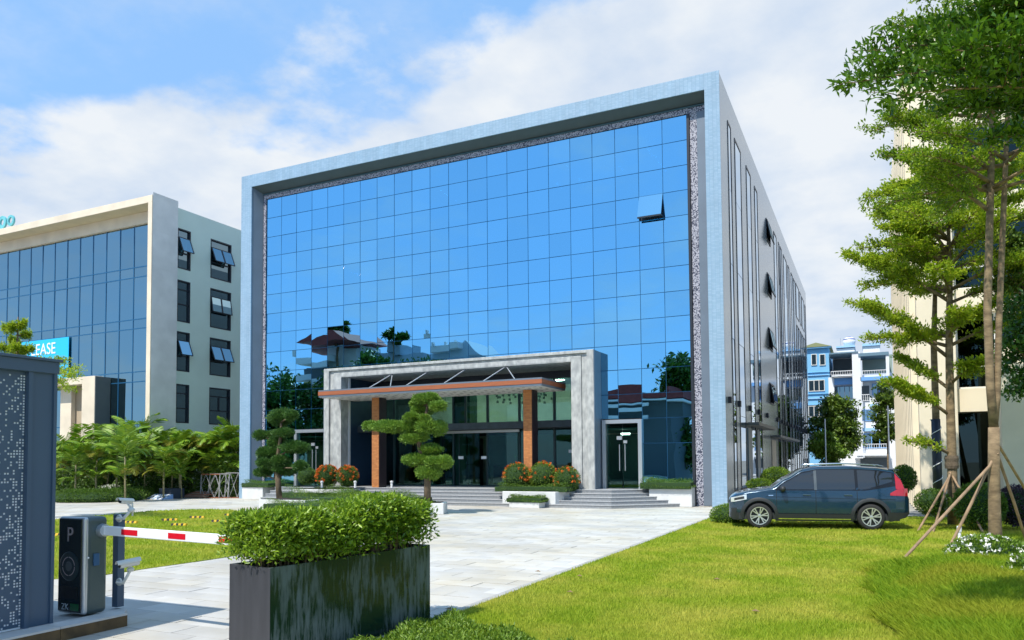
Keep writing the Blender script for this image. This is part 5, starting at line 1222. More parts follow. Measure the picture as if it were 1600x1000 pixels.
# ------------------------------------------------------------------ shrubs on the right
bush('hedge_bush', 'small rounded hedge at the tip of the lawn in front of the car bonnet', 1137, 806, 26, 17, -7.2, bright_l, 0, 3500, .05)
bush('shrub', 'bright green shrub against the metal side wall behind the car bonnet', 1213, 747, 22, 16, 3.5, bright_l, 0, 3000, .08)
bush('shrub', 'low yellowish shrub at the foot of the first side windows', 1186, 757, 18, 8, 1.5, bright_l, 0, 1800, .07)
bush('shrub', 'rounded green shrub behind the tail of the car beside the right building', 1412, 748, 17, 20, -2.0, shrub_l, 0, 3000, .06)
bush('clipped_shrub', 'clipped round shrub among the tree supports by the right building', 1457, 785, 24, 20, -6.5, shrub_l, 0, 3000, .05)
bush('shrub', 'dark bushy shrub behind the forked trunk at the right edge', 1530, 790, 34, 34, -7.5, shrub_l, 0, 4000, .07)
bush('shrub', 'purplish leafy shrub at the right edge before the porch', 1588, 790, 26, 30, -7.0, mat('purple_leaf', (.10,.05,.09), .5, col2=(.03,.03,.04), island=True, var=.1), 0, 3000, .07)
bush('flowering_bush', 'spreading white flowered bush at the right edge in front of the forked trunk', 1545, 880, 62, 40, -15.2, bright_l, 150, 7000, .06)
bush('flowering_bush', 'near white flowered bush cut by the right edge above the ground cover', 1612, 930, 42, 60, -17.4, bright_l, 70, 6000, .055)
c = on_z(1500, 862); tag(MB().lathe([(0,0),(.03,0),(.03,.38),(.045,.40),(.045,.5),(0,.52)], (c[0],c[1],0), 10).build('garden_light', white_metal), 'slim white garden light by the flowered bush under the trees', 'garden light', 'small white garden lights')
# ------------------------------------------------------------------ parked car
def build_car():
    t = thing('parked_car', 'dark navy people carrier parked on the lawn with its nose to the left', 'car')
    paint = mat('navy_car_paint', (.010,.040,.075), .22, .35, .5, coat=1.0); plastic = mat('black_plastic', (.022,.025,.028), .55)
    gl = mat('tinted_car_glass', (.012,.016,.02), .03, 0, .9, coat=.5); chrome = mat('car_chrome', (.7,.72,.74), .15, 1.0)
    L_ = 4.45; xw = (.78, 3.52); rz = .338; RA = .405
    def lerp(x, pts):
        for (a, va), (b, vb) in zip(pts[:-1], pts[1:]):
            if x <= b: u = (x-a)/(b-a); u = max(0, min(1, u)); return va+(vb-va)*(u*u*(3-2*u)*.5+u*.5)
        return pts[-1][1]
    ztop = lambda x: lerp(x, [(0,.74),(.06,.84),(.2,.93),(.6,1.02),(1.12,1.10),(1.5,1.36),(1.9,1.585),(2.3,1.655),(3.0,1.665),(3.7,1.62),(4.08,1.56),(4.24,1.38),(4.36,1.08),(4.45,.86)])
    wid = lambda x: lerp(x, [(0,.58),(.05,.68),(.15,.77),(.4,.85),(.8,.885),(3.6,.885),(4.1,.86),(4.3,.80),(4.42,.70),(4.45,.66)])
    prof = lambda z: lerp(z, [(.2,.93),(.32,.965),(.5,1.0),(.80,1.0),(.93,.985),(1.03,.965),(1.2,.905),(1.45,.80),(1.60,.74),(1.7,.70)])
    def zbot(x):
        z = lerp(x, [(0,.30),(.1,.22),(.4,.20),(4.0,.22),(4.35,.32),(4.45,.42)])
        for c in xw:
            if abs(x-c) < RA: z = max(z, rz+math.sqrt(RA*RA-(x-c)**2))
        return z
    ys_ = lambda x, z: wid(x)*prof(z)
    zed = lambda x: ztop(x)-.055
    xs = sorted(set([round(v, 4) for v in list(np.linspace(0, .2, 6))+list(np.linspace(.2, 4.25, 82))+list(np.linspace(4.25, 4.45, 7))+[c+s*RA*f for c in xw for s in (-1,1) for f in (1,.97,.9)]]))
    NS, NT = 16, 9; sect = []
    for x in xs:
        zb, ze = zbot(x), zed(x); ze = max(ze, zb+.05); pts = []
        for k in range(NS): z = zb+(ze-zb)*k/(NS-1); pts.append((x, -ys_(x, z), z))
        ye = ys_(x, ze)
        for k in range(1, NT):
            u = k/(NT-1); a = u*math.pi; pts.append((x, -ye*math.cos(a), ze+ (.055)*min(1, math.sin(a)*1.6)))
        for k in range(1, NS): z = ze-(ze-zb)*k/(NS-1); pts.append((x, ys_(x, z), z))
        sect.append(pts)
    q = MB(); m = len(sect[0]); q.v = [p for s in sect for p in s]
    for i in range(len(xs)-1):
        for k in range(m-1): q.f.append((i*m+k, (i+1)*m+k, (i+1)*m+k+1, i*m+k+1))
    q.f.append(tuple(range(m))); q.f.append(tuple(reversed(range((len(xs)-1)*m, len(xs)*m))))
    q.build('body', paint, t, smooth=True)
    MB().box(.25, 4.2, -.80, .80, .24, .42).build('underbody', plastic, t)
    wl_ = MB()
    for c in xw: wl_.box(c-.42, c+.42, -.62, .62, .3, .80)
    wl_.build('wheel_wells', plastic, t)
    def panel(name, x0, x1, zl, zh, m_, off=.004, nx=16, nz=5, both=True, par=None):
        for s in ((-1, 1) if both else (-1,)):
            q = MB(); 
            for j in range(nz+1):
                for i in range(nx+1):
                    x = x0+(x1-x0)*i/nx; a, b = zl(x), zh(x); b = max(a+.001, b); z = a+(b-a)*j/nz; q.v.append((x, s*(ys_(x, z)+off), z))
            for j in range(nz):
                for i in range(nx): a = j*(nx+1)+i; q.f.append((a, a+1, a+nx+2, a+nx+1))
            q.build(name, m_, par or t, smooth=True)
    top_l = lambda x: min(zed(x)-.045, 1.555)
    panel('window_surround', 1.20, 4.12, lambda x: max(1.015, 1.0+(x-3.3)*.16 if x > 3.3 else 1.015), lambda x: min(zed(x)-.02, 1.585), mat('gloss_black_trim', (.008,.009,.011), .15), .0025, 40, 5)
    panel('side_window', 1.32, 2.16, lambda x: 1.045, lambda x: top_l(x)-.01, gl, .005, 20)
    panel('side_window', 2.24, 3.16, lambda x: 1.045, top_l, gl, .005, 20)
    panel('quarter_window', 3.23, 4.05, lambda x: 1.05 if x < 3.4 else 1.05+(x-3.4)*.30, lambda x: min(top_l(x), 1.545-(x-3.23)*.02), gl, .005, 20)
    panel('pillar_trim', 2.165, 2.235, lambda x: 1.03, top_l, mat('pillar_grey', (.05,.07,.09), .4), .006, 2)
    # windscreen and rear screen
    for nm, xa, xb in (('windscreen', 1.16, 1.90), ('rear_screen', 4.10, 4.33)):
        q = MB(); n, k_ = 10, 10
        for i in range(n+1):
            x = xa+(xb-xa)*i/n; ze = zed(x); ye = ys_(x, ze)
            for k in range(k_+1): a = math.pi*(.07+.86*k/k_); q.v.append((x-(.004 if nm == 'windscreen' else -.004), -ye*math.cos(a), ze+.055*min(1, math.sin(a)*1.6)+.006))
        for i in range(n):
            for k in range(k_): a = i*(k_+1)+k; q.f.append((a, a+1, a+k_+2, a+k_+1))
        q.build(nm, gl if nm != 'windscreen' else mat('windscreen_glass', (.10,.15,.17), .04, .3, .9, coat=1), t, smooth=True)
    # cladding, seams, lamps
    for c in xw:
        for s in (-1, 1):
            q = MB(); n = 26
            for i in range(n+1):
                a = -.16+(math.pi+.32)*i/n
                for r_ in (RA-.004, RA+.045, RA+.085):
                    x, z = c+r_*math.cos(a), rz+r_*math.sin(a); z = max(z, .2); q.v.append((x, s*(ys_(x, z)+(.018 if r_ < RA+.06 else .002)), z))
            for i in range(n):
                for j in range(2): a = i*3+j; q.f.append((a, a+1, a+4, a+3))
            q.build('arch_cladding', plastic, t, smooth=True)
    panel('sill_cladding', xw[0]+RA+.02, xw[1]-RA-.02, lambda x: .215, lambda x: .40, plastic, .012, 12, 3)
    panel('sill_trim', xw[0]+RA+.08, xw[1]-RA-.08, lambda x: .255, lambda x: .285, chrome, .02, 12, 1)
    panel('bumper_cladding', .02, .36, lambda x: zbot(x)+.005, lambda x: .42, plastic, .010, 8, 3); panel('bumper_cladding', 3.96, 4.42, lambda x: zbot(x)+.005, lambda x: .46, plastic, .010, 8, 3)
    seam = mat('panel_gap', (.004,.005,.006), .6)
    for x in (1.22, 2.20, 3.20): panel('door_seam', x-.006, x+.006, lambda x: .42, lambda x: 1.02, seam, .003, 1, 8)
    panel('door_seam', 1.22, 3.2, lambda x: .405, lambda x: .415, seam, .004, 20, 1); panel('character_line', .95, 4.1, lambda x: .845-.02*(x-1), lambda x: .86-.02*(x-1), mat('line_shadow_paint', (.010,.024,.036), .3, .3, coat=.6), .006, 20, 1)
    for x in (1.98, 2.98):
        for s in (-1, 1):
            yv = s*(ys_(x, .90)+.028); MB().bar((x-.10, yv, .905), (x+.10, yv, .90), .03, .035, (0,1,0)).build('door_handle', mat('handle_paint', (.06,.10,.13), .2, .4, coat=1), t, bevel=.008)
    panel('headlight', .05, .46, lambda x: .70+.22*max(0, x-.12), lambda x: .80+.24*x, mat('headlight_clear', (.75,.78,.8), .1, .4, coat=1), .008, 10, 3)
    panel('headlight_mask', .14, .40, lambda x: .735+.2*max(0, x-.12), lambda x: .77+.22*x, plastic, .011, 8, 2)
    panel('fog_lamp_bezel', .06, .2, lambda x: .42, lambda x: .54, plastic, .008, 4, 2)
    redl = mat('tail_lamp_red', (.42,.01,.015), .12, coat=1)
    panel('tail_lamp', 3.98, 4.42, lambda x: .90-.05*(x-3.9), lambda x: .95+.12*min(1, (x-3.98)/.2), redl, .010, 10, 3)
    panel('tail_lamp', 4.12, 4.335, lambda x: 1.06, lambda x: min(zed(x)-.01, 1.50), redl, .012, 10, 6)
    panel('fender_badge', 1.02, 1.14, lambda x: .87, lambda x: .895, chrome, .006, 2, 1)
    for s in (-1, 1):
        MB().tube([(1.95, s*.60, 1.655), (2.05, s*.60, 1.70), (3.0, s*.60, 1.715), (3.75, s*.59, 1.675), (3.9, s*.585, 1.635)], [.012,.018,.018,.016,.010], 8).build('roof_rail', chrome, t, smooth=True)
        MB().ell((1.38, s*.99, 1.06), .075, .12, .085, 14, 9).build('door_mirror', plastic, t, smooth=True)
        MB().bar((1.40, s*.85, 1.04), (1.39, s*.95, 1.05), .04, .03).build('mirror_stalk', plastic, t)
    MB().prism([(4.0,1.575),(4.24,1.555),(4.27,1.53),(4.0,1.54)], -.6, .6, 'y').build('roof_spoiler', paint, t, bevel=.01)
    tyre_m = mat('tyre_rubber', (.02,.02,.021), .8); rim_m = mat('alloy_rim', (.62,.62,.58), .3, .7); rim_d = mat('rim_dark', (.02,.022,.024), .5)
    for c in xw:
        for s in (-1, 1):
            w = MB().lathe([(.235,-.10),(.30,-.112),(.33,-.085),(.338,0),(.33,.085),(.30,.112),(.235,.10)], (c, s*.775, rz), 36, 'y', False).build('wheel', tyre_m, t, smooth=True)
            MB().lathe([(.0,-.03),(.225,-.03),(.24,.0),(.225,.03),(0,.03)], (c, s*.80, rz), 30, 'y').build('rim_barrel', rim_d, w, smooth=False)
            q = MB(); yo = s*(.80+.07)
            for k in range(6):
                a = 2*math.pi*k/6+.2
                for da in (-.17, .17): q.bar((c+.04*math.cos(a), yo, rz+.04*math.sin(a)), (c+.225*math.cos(a+da), yo+s*.01, rz+.225*math.sin(a+da)), .028, .03, (0,1,0))
            q.build('spokes', rim_m, w)
            MB().lathe([(.215,-.01),(.238,-.012),(.238,.012),(.215,.01)], (c, s*(.80+.075), rz), 36, 'y', False).build('rim_edge', rim_m, w); MB().lathe([(0,-.02),(.045,-.015),(.05,.015),(0,.02)], (c, s*(.80+.07), rz), 16, 'y').build('hub_cap', rim_m, w)
    f1, f2 = on_z(1187, 826), on_z(1364, 829); a = math.atan2(f2[1]-f1[1], f2[0]-f1[0])
    # wheel centres of the near side at local y=-.775
    ca, sa = math.cos(a), math.sin(a); lx, ly = .78, -.80
    t.location = (f1[0]-(lx*ca-ly*sa), f1[1]-(lx*sa+ly*ca), .012); t.rotation_euler = (0, 0, a)
build_car()

# ------------------------------------------------------------------ trees
tb = mat('pale_tree_bark', (.30,.215,.12), .9, col2=(.13,.09,.05), scale=5, bump=.6, bscale=24, stretch=(1,1,2.2))
pole_m = mat('bamboo_prop', (.36,.24,.14), .75, var=.4, scale=6, stretch=(1,1,.5))
tier_l = mat('almond_leaf', (.50,.57,.035), .42, col2=(.15,.30,.012), island=True, var=.1, trans=.5)
tier_d = mat('deep_almond_leaf', (.36,.47,.024), .40, col2=(.08,.21,.010), island=True, var=.1, trans=.45)
def spray(A, B, tw, per, L, Wd, flat, wood, r0=.04, sub=.34, tstart=.22, dens=4.4):
    """one tier branch with side twigs and rosettes of leaves"""
    A, B = np.array(A, float), np.array(B, float); ln = np.linalg.norm(B-A); d = (B-A)/ln; sd = np.cross(d, [0,0,1]); sd /= np.linalg.norm(sd); parts = []
    C_ = lambda t: A+(B-A)*t + np.array([0,0, .07*ln*math.sin(math.pi*t)])
    wood.tube([C_(0), C_(.3), C_(.6), C_(.85), C_(1)], [r0, r0*.7, r0*.45, r0*.25, r0*.1], 6)
    for k in range(tw):
        t = tstart+(1-tstart)*(k+random.random()*.8)/tw; p = C_(t); s = 1 if k % 2 else -1; an = random.uniform(.35, 1.1)
        tl = ln*sub*(1.15-.75*t)*random.uniform(.6,1.2); e = p + (d*math.cos(an)+sd*s*math.sin(an))*tl + np.array([0,0,random.gauss(.02,.06)*tl*2])
        wood.tube([p, (p+e)/2+np.array([0,0,.02]), e], [r0*.25, r0*.17, r0*.07], 4)
        nn = max(10, int(dens*per*tl/(ln*sub)))
        tt = RNG.random(nn)**.8; base = p + (e-p)*tt[:,None] + RNG.normal(size=(nn,3))*np.array([.10*tl+.02, .10*tl+.02, flat])
        dirs = rnd_dirs(nn, .35)*.9 + (e-p)/max(tl,.01)*.55
        parts.append(leaf_arrays(base, dirs, rnd_dirs(nn, 1.6), L*(.6+.7*RNG.random(nn)), Wd*(.7+.5*RNG.random(nn))))
    return parts
def make_tree(name, label, stems, tiers, L, Wd, tw, per, leaf, flat=.07, group=None, extra=(), r0=.045):
    """stems: list of (points, radii); tiers: (stem index, z, reach, n branches, rise)"""
    b = stems[0][0][0]; t = thing(name, label, 'tree', (b[0], b[1], 0), group)
    for pts, rs in stems: MB().tube(pts, rs, 12).build('trunk', tb, t, smooth=True)
    wood = MB(); parts = []
    def at_z(pts, z):
        for p, q in zip(pts[:-1], pts[1:]):
            if p[2] <= z <= q[2]: u = (z-p[2])/(q[2]-p[2]); return np.array(p)+(np.array(q)-np.array(p))*u
        return np.array(pts[-1])
    for si, z, reach, nb, rise in tiers:
        a0 = random.uniform(0, 6.28)
        for k in range(nb):
            a = a0+2*math.pi*k/nb+random.gauss(0,.22); A = at_z(stems[si][0], z+random.gauss(0,.12)); rr = reach*random.uniform(.75,1.12)
            parts += spray(A, A+np.array([rr*math.cos(a), rr*math.sin(a), rise+random.gauss(0,.12)]), tw, per, L, Wd, flat, wood, r0)
    for A, B, tw_, per_ in extra: parts += spray(A, B, tw_, per_, L, Wd, flat, wood, r0)
    wood.build('branches', tb, t, smooth=True, kind='stuff'); V, F = join_arrays(parts); tri_mesh('crown', V, F, leaf, t, kind='stuff')
    return t
def prop(label, top, foot, r=.029):
    top, foot = np.array(top, float), np.array(foot, float); foot[2] = max(foot[2]-.02, -.02); d = (top-foot)/np.linalg.norm(top-foot)
    tag(MB().tube([foot, (foot+top)/2+np.array([.01,0,.01]), top+d*.12], [r*.9, r, r*.95], 9).build('support_pole', pole_m, smooth=False), label, 'pole', 'wooden poles propping the trees')
# tree with a forked trunk
Y1 = -12.67
tp = lambda px, py, y=Y1: tuple(on_y(px, py, y))
g1 = tp(1556, 862); g1 = (g1[0], g1[1], -.05)
fork = tp(1553, 668)
s_main = ([g1, tp(1554,800), tp(1553,730), fork], [.13,.11,.105,.10])
s_l = ([fork, tp(1547,600), tp(1543,480), tp(1546,360), tp(1549,250), tp(1552,120), tp(1556,0), tp(1558,-60)], [.085,.078,.074,.068,.06,.048,.03,.015])
s_r = ([fork, tp(1558,620,Y1+.05), tp(1561,500,Y1+.1), tp(1566,380,Y1+.1), tp(1571,260,Y1+.1), tp(1576,140,Y1+.1), tp(1582,10,Y1+.1)], [.07,.062,.058,.054,.048,.04,.02])
make_tree('tropical_almond_tree', 'tall forked tropical almond tree at the right propped with slanting poles', [s_main, s_l, s_r],
    [(1,7.2,2.2,5,.25),(2,7.7,2.2,5,.25),(1,8.7,2.4,5,.25),(2,9.1,2.2,5,.25),(1,10.1,2.3,5,.25),(2,10.8,2.0,5,.25),(1,11.6,1.8,5,.3)], .09, .040, 15, 26, tier_d, .045,
    extra=[(tp(1547,265), tp(1385,180,Y1-.2), 20, 40), (tp(1547,300), tp(1385,245,Y1+.3), 18, 34), (tp(1546,330), tp(1440,270,Y1-.5), 14, 26)])
ptop = tp(1547, 728)
for nm, px, py in (('longest', 1402, 882), ('middle', 1476, 868)):
    prop('%s slanting pole propping the forked tree, its foot out on the lawn' % nm, (ptop[0]-.02, ptop[1]-.10, ptop[2]), on_z(px, py))
prop('dark slanting pole on the right side of the forked trunk', tp(1560, 715), on_z(1606, 852)); prop('upper thin pole leaning to the right side of the forked trunk', tp(1563, 700, Y1+.12), on_z(1640, 830), .028)
# tree with bright tiers left of it
Y2 = -6.0
t2 = lambda px, py, y=Y2: tuple(on_y(px, py, y))
b2 = t2(1488, 790); b2 = (b2[0], b2[1], -.05)
s2 = ([b2, t2(1488,740), t2(1485,640), t2(1483,540), t2(1484,440), t2(1482,360), t2(1484,290)], [.14,.125,.11,.095,.075,.045,.02])
make_tree('tropical_almond_tree', 'slimmer tropical almond tree with bright layered branches left of the forked tree', [s2],
    [(0,5.0,1.9,4,.35),(0,6.4,2.3,5,.45),(0,7.2,2.2,5,.5),(0,7.7,2.6,6,.5),(0,8.3,2.2,5,.5),(0,8.9,2.3,6,.45),(0,9.6,1.6,5,.35)], .125, .055, 14, 27, tier_l, .055,
    extra=[(t2(1484,560), t2(1343,478,-6.4), 22, 46), (t2(1482,470), t2(1330,404,-6.3), 24, 50), (t2(1486,650), t2(1388,600,-6.6), 18, 40), (t2(1486,610), t2(1400,560,-5.5), 14, 30), (t2(1487,710), t2(1418,690,-6.6), 7, 14), (t2(1484,520), t2(1568,470,-6.6), 16, 34), (t2(1485,600), t2(1545,560,-6.9), 14, 30), (t2(1484,420), t2(1372,330,-5.6), 18, 40), (t2(1484,400), t2(1400,300,-6.4), 16, 38)], r0=.055)
MB().lathe([(.16,-.18),(.175,-.1),(.165,0),(.178,.1),(.16,.18)], tuple(on_y(1487,722,Y2)), 14).build('trunk_wrap', mat('sacking', (.16,.12,.08), .95, var=.4, scale=20, bump=.5), bpy.data.objects['tropical_almond_tree.001'])
for k, (px, py) in enumerate(((1438,806),(1462,812),(1520,800))): 
    c = on_z(px, 838 if k < 2 else 822); prop(('left', 'front', 'right')[k]+' prop pole of the slimmer bright tree', t2(1486, 740 if k != 1 else 735), (c[0], -8.2 if k != 1 else -8.4, 0), .03)
Y3 = -4.6
t3 = lambda px, py: tuple(on_y(px, py, Y3))
s3 = ([(t3(1466,780)[0], Y3, -.05), t3(1464,720), t3(1462,640), t3(1459,540), t3(1461,460), t3(1460,420)], [.10,.10,.10,.085,.06,.03])
make_tree('young_tree', 'young tree with dark wrapped trunk and white spiral cord left of the slimmer tree', [s3], [(0,7.2,1.3,4,.4),(0,7.9,1.0,4,.4)], .11, .045, 9, 20, tier_l, extra=[(t3(1464,700), tuple(on_y(1428,692,-5.2)), 6, 14)])
yt = bpy.data.objects['young_tree']; z0_, z1_ = on_y(1466,770,Y3)[2], on_y(1463,655,Y3)[2]; z0_ = max(.1, z0_); cxm = t3(1463.5,700)[0]
MB().tube([(t3(1465,760)[0],Y3,z0_), (cxm,Y3,(z0_+z1_)/2), (t3(1462,655)[0],Y3,z1_)], [.125,.122,.12], 14).build('trunk_sleeve', mat('dark_sleeve', (.02,.03,.055), .5), yt, smooth=True)
n = 60; MB().tube([(cxm+.135*math.cos(a), Y3+.135*math.sin(a), z0_+(z1_-z0_)*a/(2*math.pi*4.5)) for a in np.linspace(0, 2*math.pi*4.5, n)], .011, 5).build('spiral_cord', white_print, yt)

# near tree just outside the frame on the right, its branch hanging into view
nt_leaf = mat('backlit_almond_leaf', (.15,.28,.015), .33, col2=(.022,.095,.010), island=True, var=.1, trans=.36)  # leaf green darkened to carry the backlit look of the crown
dN = lambda px, py, t=6.6: tuple(at_depth(px, py, t))
NT = thing('overhanging_tree', 'near tree whose dark leafy branches hang in from the upper right corner', 'tree', (dN(1830, 500)[0], dN(1830, 500)[1], 0))
bx, by = dN(1830, 500)[:2]
MB().tube([(bx,by,-.05),(bx+.02,by,1.5),(bx,by+.02,3.2),(bx-.03,by,5.0),(bx,by,6.6)], [.15,.13,.12,.1,.05], 12).build('trunk', tb, NT, smooth=True)
wood = MB(); parts = []
for A_, B_, tw_, per_ in ((dN(1825,150), dN(1330,130,6.5), 30, 22), (dN(1825,120), dN(1352,80,6.8), 28, 20), (dN(1825,110), dN(1425,45,7.0), 24, 20), (dN(1825,190), dN(1400,150,6.2), 24, 20), (dN(1825,60), dN(1530,10,6.4), 22, 24), (dN(1825,60), dN(1490,-30,6.9), 18, 20),
    (dN(1825,220), dN(1470,170,6.9), 22, 22), (dN(1825,260), dN(1550,215,6.5), 16, 20), (dN(1825,120), dN(1500,80,6.0), 24, 24), (dN(1825,40), dN(1560,60,6.7), 18, 24), (dN(1825,10), dN(1590,-10,6.3), 16, 24)):
    parts += spray(A_, B_, tw_, per_, .082, .034, .035, wood, .022, .20, .30)
wood.build('branches', tb, NT, smooth=True, kind='stuff')
V, F = join_arrays(parts)
# the 300 most prominent leaves as pieces, the rest as one mass
ctr = V.reshape(-1,4,3).mean(1); dd = ctr-CAM; zc = dd@_fw; pxl = 800+CAM_F*(dd@_rt)/zc; pyl = CAM_PY-CAM_F*(dd@_up)/zc
score = np.where((pxl > 1290) & (pxl < 1600) & (pyl > 0) & (pyl < 260), 1.0/zc + np.clip(1500-pxl, -100, 200)*.0004, 0); idx = np.argsort(-score)[:290]; keep = np.ones(len(ctr), bool); keep[idx] = False
Vr = V.reshape(-1,4,3)[keep].reshape(-1,3); i4 = np.arange(keep.sum())*4; Fr = np.stack([i4,i4+1,i4+2,i4,i4+2,i4+3],1).reshape(-1,3)
tri_mesh('leaf_mass', Vr, Fr, nt_leaf, NT, kind='stuff')
for i in idx:
    me = bpy.data.meshes.new('leaf'); q4 = V[i*4:i*4+4]; c = q4.mean(0); me.from_pydata([tuple(p-c) for p in q4], [], [(0,1,2),(0,2,3)]); me.materials.append(nt_leaf)
    o = bpy.data.objects.new('leaf', me); COL.objects.link(o); o.parent = NT; o.location = Vector(tuple(c)) - NT.location

def broad(name, label, c, r, trunk_base, n_cl, per, L, leaf, group=None, seed=1, trad=.12):
    t = thing(name, label, 'tree', (trunk_base[0], trunk_base[1], trunk_base[2]), group); rg = np.random.default_rng(seed); c = np.array(c, float); r = np.array(r, float); parts = []; wood = MB()
    tbp = np.array(trunk_base, float); MB().tube([tbp, tbp*.6+np.array([c[0],c[1],c[2]-r[2]*.4])*.4, c-np.array([0,0,r[2]*.3])], [trad, trad*.8, trad*.45], 8).build('trunk', tb, t, smooth=True)
    for k in range(n_cl):
        d = rg.normal(size=3); d /= np.linalg.norm(d); cc = c + d*r*(.35+.65*rg.random()**.5)*np.array([1,1,1]); q = r.mean()*rg.uniform(.20,.34)
        P = cc + rg.normal(size=(per,3))*np.array([q,q,q*.55])*.62
        parts.append(leaf_arrays(P, rnd_dirs(per,.2), rnd_dirs(per,1.0), L*(.6+.7*rg.random(per)), L*.5)); 
        if k % 3 == 0: wood.tube([c-np.array([0,0,r[2]*.4]), cc], [trad*.3, .015], 5)
    wood.build('branches', tb, t, kind='stuff'); V, F = join_arrays(parts); tri_mesh('crown', V, F, leaf, t, kind='stuff'); return t
mid_l = mat('street_tree_leaf', (.17,.25,.018), .5, col2=(.03,.09,.010), island=True, var=.1, trans=.25)
deep_l = mat('deep_green_leaf', (.08,.19,.016), .4, col2=(.015,.07,.010), island=True, var=.1, trans=.25)
def blob(px, py, rx, ry, y): c = on_y(px, py, y); k = float(np.dot(c-CAM,_fw))/CAM_F; return c, (rx*k, rx*k*.8, ry*k)
c, r = blob(1307, 672, 34, 50, 42); broad('street_tree', 'bushy green street tree standing before the blue townhouse', c, r, (c[0],c[1],0), 60, 150, .34, mid_l, 'trees in front of the townhouses', 3)
c, r = blob(1296, 705, 26, 30, 38); broad('street_tree', 'low yellow green street tree just above the roof of the car', c, r, (c[0],c[1],0), 36, 130, .30, bright_l, 'trees in front of the townhouses', 4)
c, r = blob(1386, 648, 16, 50, 36); broad('street_tree', 'narrow street tree half hidden by the ribbed right building', c, r, (c[0],c[1],0), 36, 130, .28, mid_l, 'trees in front of the townhouses', 5)
c, r = blob(1622, 540, 52, 95, -9.0); broad('dark_tree', 'dark broad leaved tree at the right edge beside the forked trunk', c, r, (c[0]+.6,c[1],0), 46, 110, .13, deep_l, None, 6)
c, r = blob(1600, 430, 50, 70, -6.0); broad('green_tree', 'lighter green tree behind the forked trunk at the right edge', c, r, (c[0]+.8,c[1],0), 46, 120, .13, mid_l, None, 7)
for px, y, h in ((1290, 36, 6.5), (1389, 34, 7.5)):
    c = on_y(px, 700, y); tag(MB().tube([(c[0],y,0),(c[0],y,h*.5),(c[0],y,h*.78)], [.06,.05,.04], 8).build('lamp_post', steel), 'thin pale lamp post in the alley %s' % ('in front of the bushy street tree' if px < 1300 else 'close to the right building'), 'lamp post')
# feathery tree behind the guard booth
YB = -14.0
tq = lambda px, py, y=YB: tuple(on_y(px, py, y))
bb = tq(25, 720); s4 = ([(bb[0],YB,-.05), tq(26,640), tq(27,560), tq(28,495)], [.09,.08,.05,.012])
make_tree('almond_tree', 'feathery young almond tree behind the guard booth before the cream building', [s4], [(0,float(tq(27,605)[2]),1.5,6,.12),(0,float(tq(27,582)[2]),1.1,6,.15),(0,float(tq(27,548)[2]),.6,5,.2),(0,float(tq(27,518)[2]),.4,4,.15)], .10, .038, 12, 22, tier_l, .07,
    extra=[(tq(27,595), tq(118,590,YB-.3), 14, 30), (tq(27,580), tq(100,566,YB+.2), 14, 30), (tq(27,600), tq(110,612,YB), 12, 26)], r0=.03)

# ------------------------------------------------------------------ the street behind the camera, seen mirrored in the blue facade
def mir(px, py, t): a = at_depth(px, py, t); return np.array([a[0], 2*GY-a[1], a[2]])
MT = 84
def mbx(root, name, m, px0, px1, py0, py1, d=5.0, dz=0.0, off=0.0):
    a, b = mir(px0, py1, MT), mir(px1, py0, MT); x0, x1 = a[0], b[0]; yy = (a[1]+b[1])/2-off
    return MB().box(x0, x1, yy-d, yy, max(0, a[2]), b[2]).build(name, m, root)
redr = mat('red_tile_roof', (.26,.04,.035), .7, var=.2); yel = mat('yellow_render', (.55,.50,.22), .8); glz = mat('pale_blue_wall', (.42,.52,.62), .8)
c = mir(520, 600, MT); rh_ = thing('red_roof_villa', 'tall villa with red tiled roof and white balconies mirrored in the blue glass', 'house', (c[0], c[1], 0))
mbx(rh_, 'wall', yel, 470, 560, 575, 900, 6); mbx(rh_, 'upper_wall', white_wall, 498, 560, 540, 576, 5, off=.6)
a, b = mir(480, 540, MT), mir(582, 540, MT); zt_ = mir(540, 524, MT)[2]
MB().prism([(a[0],a[2]),(b[0],a[2]),(b[0]-1.5,zt_),(a[0]+3.0,zt_)], a[1]-6.5, a[1]+1.2, 'y').build('roof', redr, rh_)
for py0, py1 in ((556,566),(593,602)): mbx(rh_, 'balcony', white_wall, 466, 528, py0, py1, 6.5, off=-1.2)
for py0 in (606, 640, 676): 
    for px0 in (476, 512, 540): mbx(rh_, 'window', h_dark, px0, px0+18, py0, py0+22, .3, off=-.05)
mbx(rh_, 'opening', h_dark, 474, 520, 570, 592, .3, off=-.05)
c = mir(620, 600, MT); th = thing('tank_house', 'plain house topped by a leafy roof tower mirrored in the blue glass', 'house', (c[0], c[1], 0))
mbx(th, 'wall', glz, 585, 660, 552, 900, 6); mbx(th, 'roof_tower', mat('tower_render', (.28,.36,.42), .8), 604, 632, 537, 553, 3)
for px0 in (592, 616, 640): mbx(th, 'window', h_dark, px0, px0+12, 570, 590, .3, off=-.05)
c = mir(700, 600, MT); ch = thing('parapet_house', 'pale house with classical roof balustrade mirrored above the entrance portal', 'house', (c[0], c[1], 0))
mbx(ch, 'wall', glz, 668, 735, 545, 900, 6); mbx(ch, 'parapet', white_wall, 666, 724, 536, 546, 6.3, off=-.2)
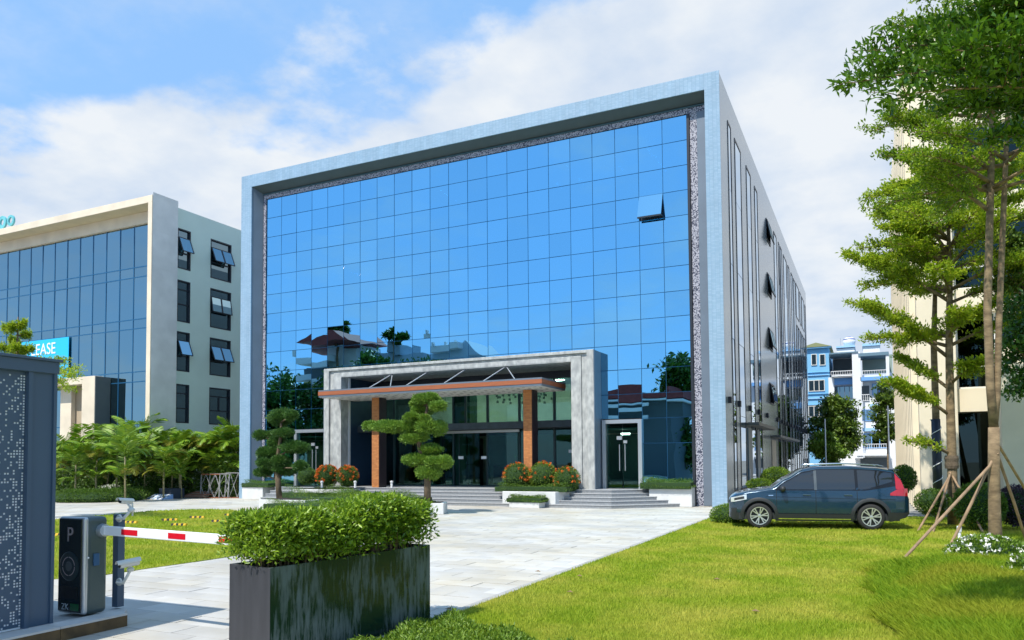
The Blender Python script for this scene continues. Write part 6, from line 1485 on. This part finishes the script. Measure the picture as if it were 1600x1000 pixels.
a, b = mir(724, 556, MT), mir(757, 556, MT); MB().prism([(a[0]-1.5,a[2]),(b[0],a[2]),(a[0]+.3,mir(734,531,MT)[2])], a[1]-5, a[1]+.1, 'y').build('gable', glz, ch)
for px0 in (674, 692, 710): mbx(ch, 'finial', white_wall, px0, px0+3, 531, 537, .4)
def mtree(label, px, py, rx, ry, seed, n=30, t_=MT-6):
    c = mir(px, py, t_); k = t_/CAM_F; broad('street_tree', label, c, (rx*k, rx*k*.8, ry*k), (c[0], c[1], 0), n, 110, .55, deep_l, 'trees across the street mirrored in the glass', seed, .25)
mtree('broad dark tree below the red roof villa in the mirrored street', 455, 650, 60, 62, 11, 60)
mtree('dark tree between the villa and the tank house in the mirrored street', 580, 590, 42, 34, 12, 40)
mtree('dark tree before the classical parapet house in the mirrored street', 660, 590, 46, 30, 13, 40)
mtree('dark tree left of the villa at the edge of the mirrored street', 425, 668, 40, 60, 18, 50)
mtree('dark tree filling the gap right of the villa in the mirrored street', 545, 612, 46, 34, 19, 50)
mtree('small roof garden tree over the red tiled roof in the mirrored street', 531, 517, 13, 9, 14, 12, MT)
mtree('roof garden tree on the tank tower in the mirrored street', 617, 527, 13, 10, 15, 12, MT)
mtree('tall tree at the right end of the mirrored street', 1065, 620, 34, 58, 16, 60)
mtree('low spreading tree right of centre in the mirrored street', 1040, 690, 60, 36, 17, 50)
MT = 74
c = mir(980, 650, MT); lh = thing('low_pavilion', 'long low pavilion with red roof and white bands mirrored right of the portal', 'pavilion', (c[0], c[1], 0))
mbx(lh, 'wall', mat('pavilion_wall', (.07,.10,.11), .7), 890, 1060, 626, 900, 8); mbx(lh, 'roof', redr, 885, 1065, 608, 624, 9, off=-.5); mbx(lh, 'roof_edge', white_wall, 885, 1065, 624, 628, 9.2, off=-.6)
for py0, py1 in ((632,638),(650,656)): mbx(lh, 'white_band', white_wall, 890, 1010, py0, py1, .3, off=-.3)
for px0 in (900, 930, 960, 990, 1020): mbx(lh, 'window', h_dark, px0, px0+22, 662, 700, .3, off=-.05)
